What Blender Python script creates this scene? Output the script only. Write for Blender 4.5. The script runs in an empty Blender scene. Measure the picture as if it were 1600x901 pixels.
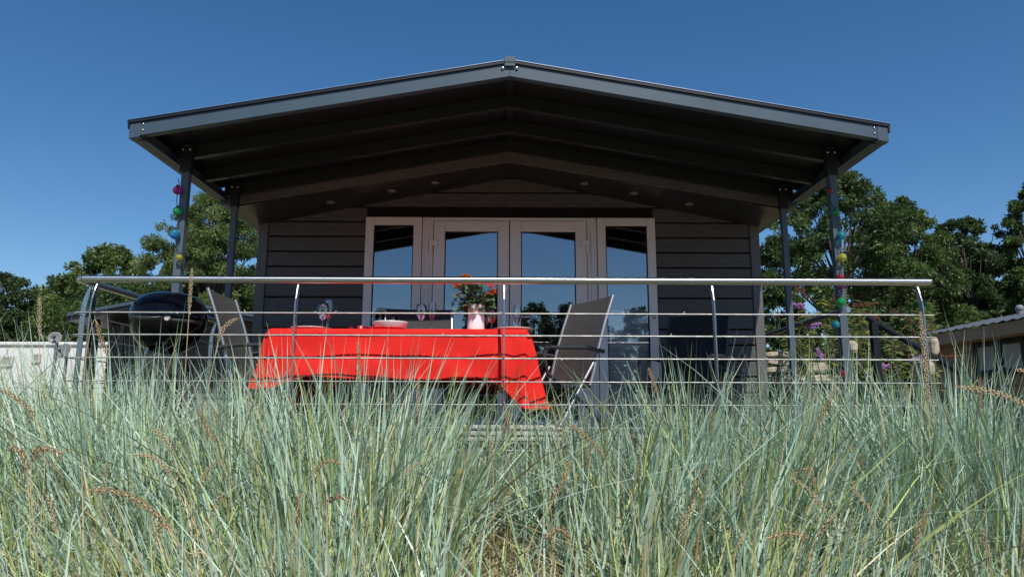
import bpy, math, random
import numpy as np
from mathutils import Vector, Matrix, Euler
R = math.radians
sc = bpy.context.scene
C = sc.collection

# ------------------------------------------------------------------ camera
CAMZ = 0.26
FPX = 1080.0
PITCH, YAW, ROLL = 9.87, 0.25, 0.17
cam = bpy.data.cameras.new('camera'); camo = bpy.data.objects.new('camera', cam); C.objects.link(camo)
cam.sensor_width = 36; cam.lens = FPX / 1600 * 36
cam.clip_start = 0.05; cam.clip_end = 2000
CM = Matrix.Rotation(R(-YAW), 3, 'Z') @ Matrix.Rotation(R(90 + PITCH), 3, 'X') @ Matrix.Rotation(R(ROLL), 3, 'Z')
camo.matrix_world = Matrix.Translation((0, 0, CAMZ)) @ CM.to_4x4()
sc.camera = camo

# ------------------------------------------------------------------ sky, sun, exposure
SUNV = Vector((0.29, -1.0, 1.30)).normalized()          # towards the sun
EL = math.asin(SUNV.z); AZ = math.atan2(SUNV.x, SUNV.y)
world = bpy.data.worlds.new('World'); sc.world = world; world.use_nodes = True
wn = world.node_tree; wn.nodes.clear()
wo = wn.nodes.new('ShaderNodeOutputWorld'); wb = wn.nodes.new('ShaderNodeBackground')
ws = wn.nodes.new('ShaderNodeTexSky'); ws.sky_type = 'NISHITA'; ws.sun_disc = False
ws.sun_elevation = EL; ws.sun_rotation = AZ
ws.air_density = 1.0; ws.dust_density = 0.25; ws.ozone_density = 2.6; ws.altitude = 300
wb.inputs['Strength'].default_value = 0.112
wh = wn.nodes.new('ShaderNodeHueSaturation'); wh.inputs['Saturation'].default_value = 1.27
wn.links.new(ws.outputs[0], wh.inputs['Color']); wn.links.new(wh.outputs[0], wb.inputs[0]); wn.links.new(wb.outputs[0], wo.inputs[0])
sl = bpy.data.lights.new('sun', 'SUN'); sl.energy = 4.6; sl.angle = R(0.53); sl.color = (1, 0.955, 0.88)
so = bpy.data.objects.new('sun', sl); C.objects.link(so)
so.rotation_euler = SUNV.to_track_quat('Z', 'Y').to_euler()
sc.view_settings.view_transform = 'Standard'; sc.view_settings.look = 'None'
sc.view_settings.gamma = 1; sc.view_settings.exposure = 0.0
sc.cycles.max_bounces = 8; sc.cycles.transparent_max_bounces = 12

rnd = random.Random(7)
nr = np.random.default_rng(11)

def P(px, py, Y):
    """world point seen at photo pixel (1600x901) on the plane y = Y"""
    v = CM @ Vector(((px - 800) / FPX, (450.5 - py) / FPX, -1))
    t = Y / v.y
    return Vector((v.x * t, Y, CAMZ + v.z * t))

# ------------------------------------------------------------------ materials
def mat(name, col, rough=0.6, metal=0.0, spec=0.5, noise=0.0, nscale=8.0, stretch=(1, 1, 1), bump=0.0,
        bscale=60.0, col2=None, coat=0.0, transm=0.0, ior=1.45, attr=False, transl=0.0):
    m = bpy.data.materials.new(name); m.use_nodes = True
    nt = m.node_tree; b = nt.nodes['Principled BSDF']; L = nt.links.new
    b.inputs['Base Color'].default_value = (*col, 1); b.inputs['Roughness'].default_value = rough
    b.inputs['Metallic'].default_value = metal; b.inputs['IOR'].default_value = ior
    b.inputs['Specular IOR Level'].default_value = spec
    b.inputs['Coat Weight'].default_value = coat; b.inputs['Coat Roughness'].default_value = 0.05
    b.inputs['Transmission Weight'].default_value = transm
    tc = nt.nodes.new('ShaderNodeTexCoord'); mp = nt.nodes.new('ShaderNodeMapping')
    mp.inputs['Scale'].default_value = stretch; L(tc.outputs['Object'], mp.inputs[0])
    csock = None
    if attr:
        a = nt.nodes.new('ShaderNodeAttribute'); a.attribute_name = 'tint'; csock = a.outputs['Color']
    if noise > 0 or col2:
        n = nt.nodes.new('ShaderNodeTexNoise'); n.inputs['Scale'].default_value = nscale
        n.inputs['Detail'].default_value = 8; n.inputs['Roughness'].default_value = 0.65
        L(mp.outputs[0], n.inputs['Vector'])
        mx = nt.nodes.new('ShaderNodeMix'); mx.data_type = 'RGBA'
        cr = nt.nodes.new('ShaderNodeMapRange'); cr.inputs[1].default_value = 0.3; cr.inputs[2].default_value = 0.7
        L(n.outputs['Fac'], cr.inputs[0]); L(cr.outputs[0], mx.inputs['Factor'])
        c2 = col2 or tuple(min(1, c * (1 + noise)) for c in col); c1 = col if col2 else tuple(c * (1 - noise) for c in col)
        if attr:
            mx.blend_type = 'MULTIPLY'; L(csock, mx.inputs[6]); mx.inputs[7].default_value = (1 - noise, 1 - noise, 1 - noise, 1)
        else:
            mx.inputs[6].default_value = (*c1, 1); mx.inputs[7].default_value = (*c2, 1)
        csock = mx.outputs[2]
        rr = nt.nodes.new('ShaderNodeMapRange'); rr.inputs[3].default_value = max(0.02, rough * 0.8); rr.inputs[4].default_value = min(1, rough * 1.25)
        L(n.outputs['Fac'], rr.inputs[0]); L(rr.outputs[0], b.inputs['Roughness'])
    if csock: L(csock, b.inputs['Base Color'])
    if bump > 0:
        n2 = nt.nodes.new('ShaderNodeTexNoise'); n2.inputs['Scale'].default_value = bscale; n2.inputs['Detail'].default_value = 6
        L(mp.outputs[0], n2.inputs['Vector'])
        bp = nt.nodes.new('ShaderNodeBump'); bp.inputs['Strength'].default_value = bump; bp.inputs['Distance'].default_value = 0.01
        L(n2.outputs['Fac'], bp.inputs['Height']); L(bp.outputs[0], b.inputs['Normal'])
    if transl > 0:
        out = nt.nodes['Material Output']; tr = nt.nodes.new('ShaderNodeBsdfTranslucent'); ms = nt.nodes.new('ShaderNodeMixShader')
        ms.inputs[0].default_value = transl
        if csock: L(csock, tr.inputs[0])
        else: tr.inputs[0].default_value = (*col, 1)
        L(b.outputs[0], ms.inputs[1]); L(tr.outputs[0], ms.inputs[2]); L(ms.outputs[0], out.inputs[0])
    return m

def glossmix(name, fac, tint, rough=0.0, through=(0.55, 0.6, 0.62)):
    """window glass: mirror coat over a tinted see-through pane"""
    m = bpy.data.materials.new(name); m.use_nodes = True; nt = m.node_tree; nt.nodes.clear(); L = nt.links.new
    o = nt.nodes.new('ShaderNodeOutputMaterial'); g = nt.nodes.new('ShaderNodeBsdfGlossy'); t = nt.nodes.new('ShaderNodeBsdfTransparent')
    g.inputs['Color'].default_value = (*tint, 1); g.inputs['Roughness'].default_value = rough; t.inputs[0].default_value = (*through, 1)
    lw = nt.nodes.new('ShaderNodeLayerWeight'); lw.inputs[0].default_value = 0.3
    mr = nt.nodes.new('ShaderNodeMapRange'); mr.inputs[3].default_value = fac; mr.inputs[4].default_value = 1.0
    L(lw.outputs['Fresnel'], mr.inputs[0])
    mx = nt.nodes.new('ShaderNodeMixShader'); L(mr.outputs[0], mx.inputs[0]); L(t.outputs[0], mx.inputs[1]); L(g.outputs[0], mx.inputs[2])
    L(mx.outputs[0], o.inputs[0])
    return m

M = {}
M['clad'] = mat('cladding_board', (0.09, 0.084, 0.083), 0.55, noise=0.38, nscale=6, stretch=(1, 8, 14), bump=0.25, bscale=18)
M['trimboard'] = mat('grey_trim', (0.12, 0.115, 0.115), 0.5, noise=0.12, nscale=6, stretch=(1, 8, 14), bump=0.15, bscale=20)
M['barge'] = mat('barge_board_wood', (0.10, 0.09, 0.083), 0.55, noise=0.2, nscale=5, stretch=(1, 8, 14), bump=0.2, bscale=18)
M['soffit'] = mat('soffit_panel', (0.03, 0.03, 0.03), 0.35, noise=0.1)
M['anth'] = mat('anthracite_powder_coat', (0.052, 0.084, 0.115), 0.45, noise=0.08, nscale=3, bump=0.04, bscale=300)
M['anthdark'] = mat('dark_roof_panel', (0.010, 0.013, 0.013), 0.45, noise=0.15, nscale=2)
M['post'] = mat('post_powder_coat', (0.085, 0.11, 0.135), 0.4, noise=0.1, nscale=5)
M['drip'] = mat('black_drip_edge', (0.012, 0.012, 0.014), 0.4)
M['alu'] = mat('bright_edge_metal', (0.7, 0.72, 0.74), 0.3, metal=1.0)
M['steel'] = mat('stainless_steel', (0.62, 0.6, 0.57), 0.27, metal=1.0, noise=0.1, nscale=30, stretch=(0.3, 12, 12), bump=0.05, bscale=90)
_nt = M['steel'].node_tree; _b = _nt.nodes['Principled BSDF']; _b.inputs['Anisotropic'].default_value = 0.85; _b.inputs['Anisotropic Rotation'].default_value = 0.25
_tn = _nt.nodes.new('ShaderNodeTangent'); _tn.direction_type = 'RADIAL'; _tn.axis = 'X'; _nt.links.new(_tn.outputs[0], _b.inputs['Tangent'])
M['bolt'] = mat('bolt_steel', (0.75, 0.75, 0.75), 0.25, metal=1.0)
M['upvc'] = mat('grey_upvc_frame', (0.78, 0.73, 0.74), 0.4, noise=0.05, nscale=4)
M['glass'] = glossmix('window_glass', 0.135, (0.92, 0.94, 1.0), through=(.9, .92, .93))
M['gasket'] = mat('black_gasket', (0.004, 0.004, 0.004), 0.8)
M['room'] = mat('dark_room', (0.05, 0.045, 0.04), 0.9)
M['blind'] = mat('pleated_blind', (0.8, 0.8, 0.8), 0.8)
M['rafter'] = mat('shaded_rafter_coat', (0.018, 0.022, 0.022), 0.4, noise=0.1)  # same coat as the fascia, colour darkened to carry the shade under the veranda
M['deck'] = mat('deck_board', (0.15, 0.14, 0.13), 0.7, noise=0.2, nscale=6, stretch=(1, 12, 12), bump=0.3, bscale=15)
M['stepm'] = mat('step_plastic', (0.5, 0.49, 0.47), 0.5)
M['cloth'] = mat('red_cloth', (0.76, 0.022, 0.016), 0.8, noise=0.06, nscale=4, bump=0.35, bscale=9, spec=0.25)
M['tabletop'] = mat('table_dark', (0.03, 0.03, 0.032), 0.4)
M['frame'] = mat('anthracite_tube', (0.05, 0.052, 0.055), 0.35, metal=0.3)
M['frameL'] = mat('silver_tube', (0.42, 0.42, 0.43), 0.35, metal=0.8)
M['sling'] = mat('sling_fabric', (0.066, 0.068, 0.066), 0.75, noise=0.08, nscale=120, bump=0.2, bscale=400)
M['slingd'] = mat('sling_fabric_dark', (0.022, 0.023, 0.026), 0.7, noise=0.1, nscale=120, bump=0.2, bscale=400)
M['china'] = mat('white_china', (0.8, 0.78, 0.76), 0.2, coat=0.5)
M['redchina'] = mat('red_plate', (0.7, 0.03, 0.03), 0.3, coat=0.4)
M['vase'] = mat('pink_white_glaze', (0.82, 0.80, 0.80), 0.3, coat=0.5)
M['vaserim'] = mat('vase_rim', (0.5, 0.22, 0.25), 0.35)
M['clear'] = glossmix('drinking_glass', 0.12, (1, 1, 1), through=(0.93, 0.93, 0.94))
M['pinkglass'] = glossmix('pink_glass_stem', 0.14, (1, 0.97, 0.98), through=(0.97, 0.93, 0.95))
M['enamel'] = mat('black_enamel', (0.003, 0.003, 0.005), 0.1, spec=.22, coat=0.12)
M['handle'] = mat('black_nylon', (0.04, 0.04, 0.042), 0.4)
M['cream'] = mat('cream_cap', (0.6, 0.55, 0.5), 0.5)
M['bark'] = mat('bark', (0.10, 0.08, 0.06), 0.9, noise=0.3, nscale=6, stretch=(3, 3, 1), bump=0.6, bscale=10)
M['leaf'] = mat('leaf', (0.06, 0.1, 0.03), 0.42, attr=True, transl=0.35, spec=0.5)
M['grass'] = mat('lyme_grass_blade', (0.3, 0.4, 0.33), 0.4, attr=True, transl=0.12, spec=0.5)
M['straw'] = mat('straw', (0.5, 0.4, 0.22), 0.75, noise=0.25, nscale=40)
M['ear'] = mat('seed_ear', (0.42, 0.33, 0.2), 0.85, noise=0.3, nscale=60)
M['earb'] = mat('seed_ear_brown', (0.30, 0.19, 0.10), 0.85, noise=0.3, nscale=60)
M['soil'] = mat('sandy_soil', (0.2, 0.14, 0.085), 0.95, col2=(0.34, 0.26, 0.16), nscale=3, bump=0.9, bscale=25)
M['stone'] = mat('pale_limestone', (0.42, 0.37, 0.28), 0.9, noise=0.25, nscale=12, bump=0.8, bscale=20)
M['white'] = mat('caravan_white', (0.72, 0.72, 0.7), 0.45, noise=0.05, nscale=2)
M['dish'] = mat('dish_grey', (0.2, 0.2, 0.2), 0.5)
M['dclad'] = mat('dark_neighbour_cladding', (0.06, 0.062, 0.066), 0.6, noise=0.2, nscale=5, stretch=(1, 8, 12), bump=0.2)
M['bclad'] = mat('taupe_neighbour_cladding', (0.27, 0.195, 0.12), 0.6, noise=0.2, nscale=5, stretch=(8, 1, 12), bump=0.2)
M['tile'] = mat('metal_tile_roof', (0.12, 0.13, 0.145), 0.45, noise=0.15)
M['dframe'] = mat('anthracite_window_frame', (0.014, 0.017, 0.022), 0.5, spec=.15)
M['curtain'] = mat('net_curtain', (0.30, 0.35, 0.33), 0.9)

# ------------------------------------------------------------------ mesh builder
class MB:
    def __init__(s): s.v = []; s.f = []; s.sm = []; s.tint = None
    def add(s, vs, fs, smooth=False):
        n = len(s.v); s.v += [tuple(v) for v in vs]; s.f += [tuple(n + i for i in f) for f in fs]; s.sm += [smooth] * len(fs)
    def box(s, a, b, mtx=None):
        x0, y0, z0 = a; x1, y1, z1 = b
        vs = [Vector(p) for p in ((x0,y0,z0),(x1,y0,z0),(x1,y1,z0),(x0,y1,z0),(x0,y0,z1),(x1,y0,z1),(x1,y1,z1),(x0,y1,z1))]
        if mtx: vs = [mtx @ v for v in vs]
        s.add(vs, [(0,3,2,1),(4,5,6,7),(0,1,5,4),(1,2,6,5),(2,3,7,6),(3,0,4,7)])
    def prism(s, poly, d, axis='y', o=0.0):
        """polygon in the plane normal to axis, extruded from o to o+d"""
        n = len(poly)
        def pt(a, b, c): return (a, c, b) if axis == 'y' else ((c, a, b) if axis == 'x' else (a, b, c))
        vs = [pt(p[0], p[1], o) for p in poly] + [pt(p[0], p[1], o + d) for p in poly]
        s.add(vs, [tuple(range(n)), tuple(range(2*n-1, n-1, -1))] + [(i, i+n, (i+1) % n + n, (i+1) % n) for i in range(n)])
    def tube(s, pts, r, seg=10, caps=True, flat=None):
        pts = [Vector(p) for p in pts]; n = len(pts); rr = r if isinstance(r, (list, tuple)) else [r] * n
        t0 = (pts[1] - pts[0]).normalized(); up = Vector((0, 0, 1)) if abs(t0.z) < 0.9 else Vector((1, 0, 0))
        a = t0.cross(up).normalized(); vs = []
        for i, p in enumerate(pts):
            t = (pts[min(n-1, i+1)] - pts[max(0, i-1)]).normalized()
            a = (a - t * a.dot(t)).normalized(); b = t.cross(a)
            for k in range(seg):
                w = 2 * math.pi * k / seg; vs.append(p + (a * math.cos(w) + b * math.sin(w)) * rr[i])
        fs = [(i*seg+k, i*seg+(k+1) % seg, (i+1)*seg+(k+1) % seg, (i+1)*seg+k) for i in range(n-1) for k in range(seg)]
        s.add(vs, fs, True)
        if caps:
            s.add(vs[:seg], [tuple(range(seg-1, -1, -1))]); s.add(vs[-seg:], [tuple(range(seg))])
    def lathe(s, prof, c, seg=24, close=False):
        vs = []; 
        for r, z in prof:
            for k in range(seg):
                w = 2 * math.pi * k / seg; vs.append((c[0] + r * math.cos(w), c[1] + r * math.sin(w), c[2] + z))
        n = len(prof)
        s.add(vs, [(i*seg+k, i*seg+(k+1) % seg, (i+1)*seg+(k+1) % seg, (i+1)*seg+k) for i in range(n-1) for k in range(seg)], True)
    def sphere(s, c, r, seg=14, sz=1.0):
        n = seg // 2
        s.lathe([(max(1e-4, r * math.sin(math.pi * i / n)), -r * sz * math.cos(math.pi * i / n)) for i in range(n + 1)], c, seg)
    def build(s, name, m, parent=None, bevel=0.0, col=None):
        me = bpy.data.meshes.new(name); me.from_pydata(s.v, [], s.f); me.materials.append(m)
        me.polygons.foreach_set('use_smooth', s.sm); me.update()
        o = bpy.data.objects.new(name, me); C.objects.link(o)
        if parent: o.parent = parent
        if bevel > 0:
            bv = o.modifiers.new('bevel', 'BEVEL'); bv.width = bevel; bv.segments = 2; bv.limit_method = 'ANGLE'
        return o

def npmesh(name, V, F, m, tint=None, parent=None, smooth=True):
    """V (n,3), F (k,4 or 3), tint (n,3)"""
    me = bpy.data.meshes.new(name); k = F.shape[1]
    me.vertices.add(len(V)); me.vertices.foreach_set('co', V.astype(np.float32).ravel())
    me.loops.add(F.size); me.loops.foreach_set('vertex_index', F.astype(np.int32).ravel())
    me.polygons.add(len(F)); me.polygons.foreach_set('loop_start', np.arange(0, F.size, k, dtype=np.int32))
    me.update(calc_edges=True); me.validate()
    me.polygons.foreach_set('use_smooth', np.full(len(me.polygons), smooth))
    if tint is not None:
        a = me.color_attributes.new('tint', 'FLOAT_COLOR', 'POINT')
        a.data.foreach_set('color', np.hstack([tint, np.ones((len(tint), 1))]).astype(np.float32).ravel())
    me.materials.append(m)
    o = bpy.data.objects.new(name, me); C.objects.link(o)
    if parent: o.parent = parent
    return o

def tag(o, label=None, cat=None, group=None, kind=None):
    if label: o['label'] = label
    if cat: o['category'] = cat
    if group: o['group'] = group
    if kind: o['kind'] = kind
    return o
def thing(name, label, cat, loc=(0, 0, 0), rz=0.0, group=None):
    o = bpy.data.objects.new(name, None); C.objects.link(o); o.location = loc; o.rotation_euler = (0, 0, rz)
    o.empty_display_size = 0.1
    return tag(o, label, cat, group)
def dup(o, parent=None, loc=None, rz=None, label=None, scale=None):
    c = o.copy(); C.objects.link(c); c.parent = parent
    if loc is not None: c.location = loc
    if rz is not None: c.rotation_euler = (0, 0, rz)
    if scale is not None: c.scale = scale
    if label: c['label'] = label
    for ch in list(o.children): dup(ch, c)
    return c

# ------------------------------------------------------------------ ground
def sstep(a, b, x):
    t = np.clip((x - a) / (b - a), 0, 1); return t * t * (3 - 2 * t)
def gz(x, y):
    x = np.asarray(x, float); y = np.asarray(y, float)
    z = -0.95 + 0.52 * sstep(0.8, 3.9, y)
    z = z - 0.25 * sstep(4.2, 9, y) - 0.06 * sstep(6, 14, y)
    z = z + 0.10 * sstep(0.8, 3.2, np.abs(x)) * (1 - sstep(5, 8, y)) * sstep(0.5, 2, y)
    z = z + 0.035 * np.sin(x * 2.3 + 1) * np.cos(y * 2.9) + 0.02 * np.sin(x * 5.1 + y * 3.7)
    return z
xs = np.concatenate([[-400, -150, -60, -30, -18, -12, -9], np.arange(-7, 8.01, 0.2), [9, 11, 14, 20, 32, 60, 150, 400]])
ys = np.concatenate([[-300, -100, -40, -15, -6, -2], np.arange(-1, 9.01, 0.2), [10, 12, 15, 20, 30, 50, 90, 200, 600]])
XX, YY = np.meshgrid(xs, ys); ZZ = gz(XX, YY)
V = np.stack([XX, YY, ZZ], -1).reshape(-1, 3); nx = len(xs)
F = np.array([(j*nx+i, j*nx+i+1, (j+1)*nx+i+1, (j+1)*nx+i) for j in range(len(ys)-1) for i in range(nx-1)])
tag(npmesh('ground', V, F, M['soil']), kind='structure')

# ------------------------------------------------------------------ deck
b = MB()
yy = 3.96
while yy < 6.06:
    b.box((-2.62, yy, -0.028), (2.72, yy + 0.138, 0.0)); yy += 0.144
yy = 6.06
b.box((-2.62, 3.93, -0.20), (2.72, 3.955, -0.002))
b.box((-2.62, 3.96, -0.20), (-2.595, 6.06, -0.03)); b.box((2.695, 3.96, -0.20), (2.72, 6.06, -0.03))
for x in (-2.5, -1.2, 0, 1.2, 2.5):
    b.box((x - 0.04, 4.1, -0.75), (x + 0.04, 4.18, -0.03)); b.box((x - 0.04, 5.8, -0.8), (x + 0.04, 5.88, -0.03))
tag(b.build('deck', M['deck']), kind='structure')

# ------------------------------------------------------------------ holiday cabin
WY = 6.10            # front wall plane
HW = 2.26            # half width of the wall
def soff(x, z0=2.345, k=0.20): return z0 - k * abs(x)    # underside of the house soffit
cabin = thing('holiday_cabin', 'grey clad holiday cabin with four white framed glass doors and windows behind the veranda', 'cabin', (0, WY, 0))
OFF = Vector((0, -WY, 0))
def cb(mb, name, m, parent=None, bevel=0.0):
    o = mb.build(name, m, parent or cabin, bevel)
    if parent is None: o.location = OFF
    return o
dl = P(572, 345, WY); dr = P(1021, 345, WY)
DX0, DX1, DZ1 = dl.x, dr.x, P(800, 341.5, WY).z
b = MB()
pitch = 0.1385
ztop = P(480, 320 + 122 / 4.504, WY).z      # a groove that the photograph shows
z = ztop - 0.1385 * 17
while z < 2.4:
    z0, z1 = z + 0.010, z + pitch - 0.005
    def xl(zz): return min(HW - 0.085, (2.40 - zz) / 0.20)
    a0, a1 = xl(z0), max(0.03, xl(z1))
    if a0 > 0.05:
        def seg(l0, l1, r0, r1):
            b.prism([(l0, z0), (r0, z0), (r1, z1), (l1, z1)], 0.03, 'y', WY - 0.018)
        if z1 > DZ1 - 0.02 and z0 < DZ1: z0b = z0
        if z0 >= DZ1 - 0.03: seg(-a0, -a1, a0, a1)
        else:
            seg(-a0, -a1, DX0 + 0.01, DX0 + 0.01); seg(DX1 - 0.01, DX1 - 0.01, a0, a1)
    z += pitch
cb(b, 'cladding', M['clad'], bevel=0.003)
b = MB()   # wall behind the boards with side walls and the room
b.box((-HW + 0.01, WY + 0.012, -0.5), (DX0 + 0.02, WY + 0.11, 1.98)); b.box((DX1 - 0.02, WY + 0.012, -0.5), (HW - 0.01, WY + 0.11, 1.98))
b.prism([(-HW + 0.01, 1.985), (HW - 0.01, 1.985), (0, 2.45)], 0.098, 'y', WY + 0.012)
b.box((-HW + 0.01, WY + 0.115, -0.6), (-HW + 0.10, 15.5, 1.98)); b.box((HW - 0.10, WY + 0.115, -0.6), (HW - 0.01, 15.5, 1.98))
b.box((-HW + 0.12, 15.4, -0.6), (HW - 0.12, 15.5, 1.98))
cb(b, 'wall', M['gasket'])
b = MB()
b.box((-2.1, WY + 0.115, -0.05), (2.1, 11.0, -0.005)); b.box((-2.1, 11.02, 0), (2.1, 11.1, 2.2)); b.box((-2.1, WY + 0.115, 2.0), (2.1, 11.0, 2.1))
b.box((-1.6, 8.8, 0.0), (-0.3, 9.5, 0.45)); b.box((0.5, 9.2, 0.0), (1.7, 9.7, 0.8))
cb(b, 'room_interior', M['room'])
b = MB()   # side cladding
z = ztop - 0.1385 * 17
while z < 1.75:
    for s in (-1, 1): b.box((s * HW - 0.012, WY + 0.09, z + 0.008), (s * HW + 0.012, 15.5, z + pitch - 0.004))
    z += pitch
cb(b, 'side_cladding', M['clad'])
for s in (-1, 1):
    b = MB(); b.box((s * (HW - 0.04) - 0.042, WY - 0.032, -0.3), (s * (HW - 0.04) + 0.042, WY + 0.085, 1.915))
    cb(b, 'corner_board', M['trimboard'], bevel=0.004)
# cabin roof: from the barge board at 5.48 to the back
HR = 2.30; BY = 5.48
b = MB()
for s in (-1, 1):
    pl = [(0, 2.62), (s * HR, 2.62 - 0.18 * HR), (s * HR, 2.02 - 0.0), (s * (HR), soff(HR) + 0.015), (0, soff(0) + 0.015)]
    pl = [(0, 2.62), (s * (HR + .02), 2.62 - 0.18 * HR), (s * (HR + .02), soff(HR) + 0.02), (0, soff(0) + 0.02)]
    if s < 0: pl = pl[::-1]
    b.prism(pl, 10.4, 'y', BY + 0.03)
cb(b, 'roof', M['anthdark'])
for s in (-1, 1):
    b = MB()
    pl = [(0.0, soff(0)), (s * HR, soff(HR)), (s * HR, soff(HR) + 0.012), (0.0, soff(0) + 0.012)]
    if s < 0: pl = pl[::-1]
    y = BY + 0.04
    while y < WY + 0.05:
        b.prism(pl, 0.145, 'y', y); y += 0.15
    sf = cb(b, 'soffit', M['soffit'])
    b = MB()
    bb = P(795, 253, BY).z; k = 0.168
    pl = [(s * 0.001, bb), (s * (HR + .02), bb - k * HR), (s * (HR + .02), bb - k * HR + 0.22), (s * 0.001, bb + 0.22)]
    if s < 0: pl = pl[::-1]
    b.prism(pl, 0.025, 'y', BY - 0.001)
    cb(b, 'barge_board', M['barge'], bevel=0.003)
    for px, py in (((517, 307), (612, 289), (680, 279)) if s < 0 else ((913, 279), (990, 291), (1076, 308))):
        v = P(px, py, 5.82); b = MB()
        b.lathe([(0.001, -0.012), (0.03, -0.012), (0.036, -0.004), (0.036, 0.0)], (v.x, 5.82, soff(v.x) - 0.002), 16)
        o = b.build('spotlight', M['dish'], sf)
b = MB(); b.box((-0.045, BY - 0.012, bb - 0.012), (0.045, BY - 0.003, bb + 0.2)); cb(b, 'ridge_cover', M['barge'])
b = MB()
for s in (-1, 1):
    b.box((s * (HR + 0.05) - 0.03, BY, soff(HR) + 0.02), (s * (HR + 0.05) + 0.03, 15.8, soff(HR) + 0.14))
cb(b, 'gutter', M['anth'], bevel=0.01)

# doors and side windows
FY = WY - 0.045
def frame_rect(b, x0, z0, x1, z1, w, y0, y1, wb=None):
    wb = wb or w
    b.box((x0, y0, z0), (x0 + w, y1, z1)); b.box((x1 - w, y0, z0), (x1, y1, z1))
    b.box((x0 + w, y0, z1 - w), (x1 - w, y1, z1)); b.box((x0 + w, y0, z0), (x1 - w, y1, z0 + wb))
def XW(px): return P(px, 400, WY).x
ZB = 0.02
g = 0.045
# outer casing: heads, jambs
xa, xb_, xc, xd, xm = XW(571), XW(663), XW(929), XW(1023.5), XW(796)
for side, (x0, x1) in (('l', (xa, XW(659))), ('r', (XW(933), xd))):
    b = MB(); frame_rect(b, x0, ZB, x1, DZ1, 0.075, FY, WY + 0.06)
    w = cb(b, 'window_frame', M['upvc'], bevel=0.006)
    b = MB(); frame_rect(b, x0 + 0.075, ZB + 0.075, x1 - 0.075, DZ1 - 0.075, 0.008, FY + 0.012, FY + 0.05); b.build('gasket', M['gasket'], w)
    b = MB(); b.box((x0 + 0.07, FY + 0.02, ZB + 0.07), (x1 - 0.07, FY + 0.026, DZ1 - 0.07)); b.build('pane', M['glass'], w)
    b = MB(); zt = P(980, 488, WY + 0.1).z; z = ZB + 0.06; i = 0
    vs = []; fs = []
    while z < zt:
        vs += [(x0 + 0.05, WY + 0.075 + (0.012 if i % 2 else 0), z), (x1 - 0.05, WY + 0.075 + (0.012 if i % 2 else 0), z)]; i += 1; z += 0.022
    fs = [(2*j, 2*j+1, 2*j+3, 2*j+2) for j in range(i - 1)]; b.add(vs, fs)
    b.box((x0 + 0.05, WY + 0.06, zt), (x1 - 0.05, WY + 0.095, zt + 0.018))
    b.build('pleated_blind', M['blind'], w)
# mullions between window and door and the door casing head
b = MB()
b.box((XW(660), FY + 0.01, ZB), (XW(677), WY + 0.06, DZ1)); b.box((XW(917), FY + 0.01, ZB), (XW(932), WY + 0.06, DZ1))
b.box((XW(677), FY + 0.01, DZ1 - 0.03), (XW(917), WY + 0.06, DZ1)); b.box((XW(677), FY + 0.005, -0.01), (XW(917), WY + 0.06, ZB + 0.01))
b.box((XW(666), FY - 0.006, ZB), (XW(670), FY + 0.008, DZ1 - 0.002)); b.box((XW(923), FY - 0.006, ZB), (XW(927), FY + 0.008, DZ1 - 0.002))
cb(b, 'door_casing', M['upvc'], bevel=0.004)
zt = DZ1 - 0.034
def hinge_lock(b, x, zc, s):
    b.box((x - 0.02, FY - 0.03, zc), (x + 0.045 * s, FY - 0.004, zc + 0.06)) if s > 0 else b.box((x - 0.045, FY - 0.03, zc), (x + 0.02, FY - 0.004, zc + 0.06))
for side, x0, x1 in ((-1, XW(678), XW(795.3)), (1, XW(796.7), XW(916))):
    b = MB(); frame_rect(b, x0, ZB + 0.012, x1, zt, 0.10, FY - 0.004, WY + 0.05, 0.14)
    d = cb(b, 'glass_door', M['upvc'], bevel=0.007)
    b = MB(); frame_rect(b, x0 + 0.10, ZB + 0.152, x1 - 0.10, zt - 0.10, 0.008, FY + 0.006, FY + 0.04); b.build('gasket', M['gasket'], d)
    b = MB(); b.box((x0 + 0.095, FY + 0.014, ZB + 0.14), (x1 - 0.095, FY + 0.02, zt - 0.095)); b.build('pane', M['glass'], d)
    # hinge block high on the outer edge
    hx = XW(678) if side < 0 else XW(914.5); hz = P(680, 386, WY).z
    b = MB(); b.box((hx - 0.04, FY - 0.03, hz), (hx + 0.04, FY - 0.005, hz + 0.052)); hx2 = hx - 0.028 if side < 0 else hx + 0.014
    b.box((hx2 - 0.01, FY - 0.026, hz - 0.07), (hx2 + 0.012, FY - 0.007, hz)); b.build('hinge', M['upvc'], d, 0.004)
    if side > 0:
        hx = x0 + 0.05; hz = P(808, 497, WY).z
        b = MB(); b.box((hx - 0.018, FY - 0.014, hz - 0.1), (hx + 0.018, FY - 0.004, hz + 0.08))
        b.tube([(hx, FY - 0.01, hz), (hx, FY - 0.05, hz), (hx + 0.02, FY - 0.058, hz), (hx + 0.13, FY - 0.058, hz)], 0.010, 10)
        b.build('door_handle', M['bolt'], d)
b = MB(); v = P(1022, 496, WY - 0.05); b.lathe([(0.0005, 0), (0.014, 0.0), (0.014, 0.01)], (0, 0, 0), 14)
kk = b.build('door_stop', mat('brass', (0.6, 0.45, 0.2), 0.35, metal=1), cabin); kk.location = OFF + v + Vector((0, 0, 0)); kk.rotation_euler = (R(90), 0, 0)

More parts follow.
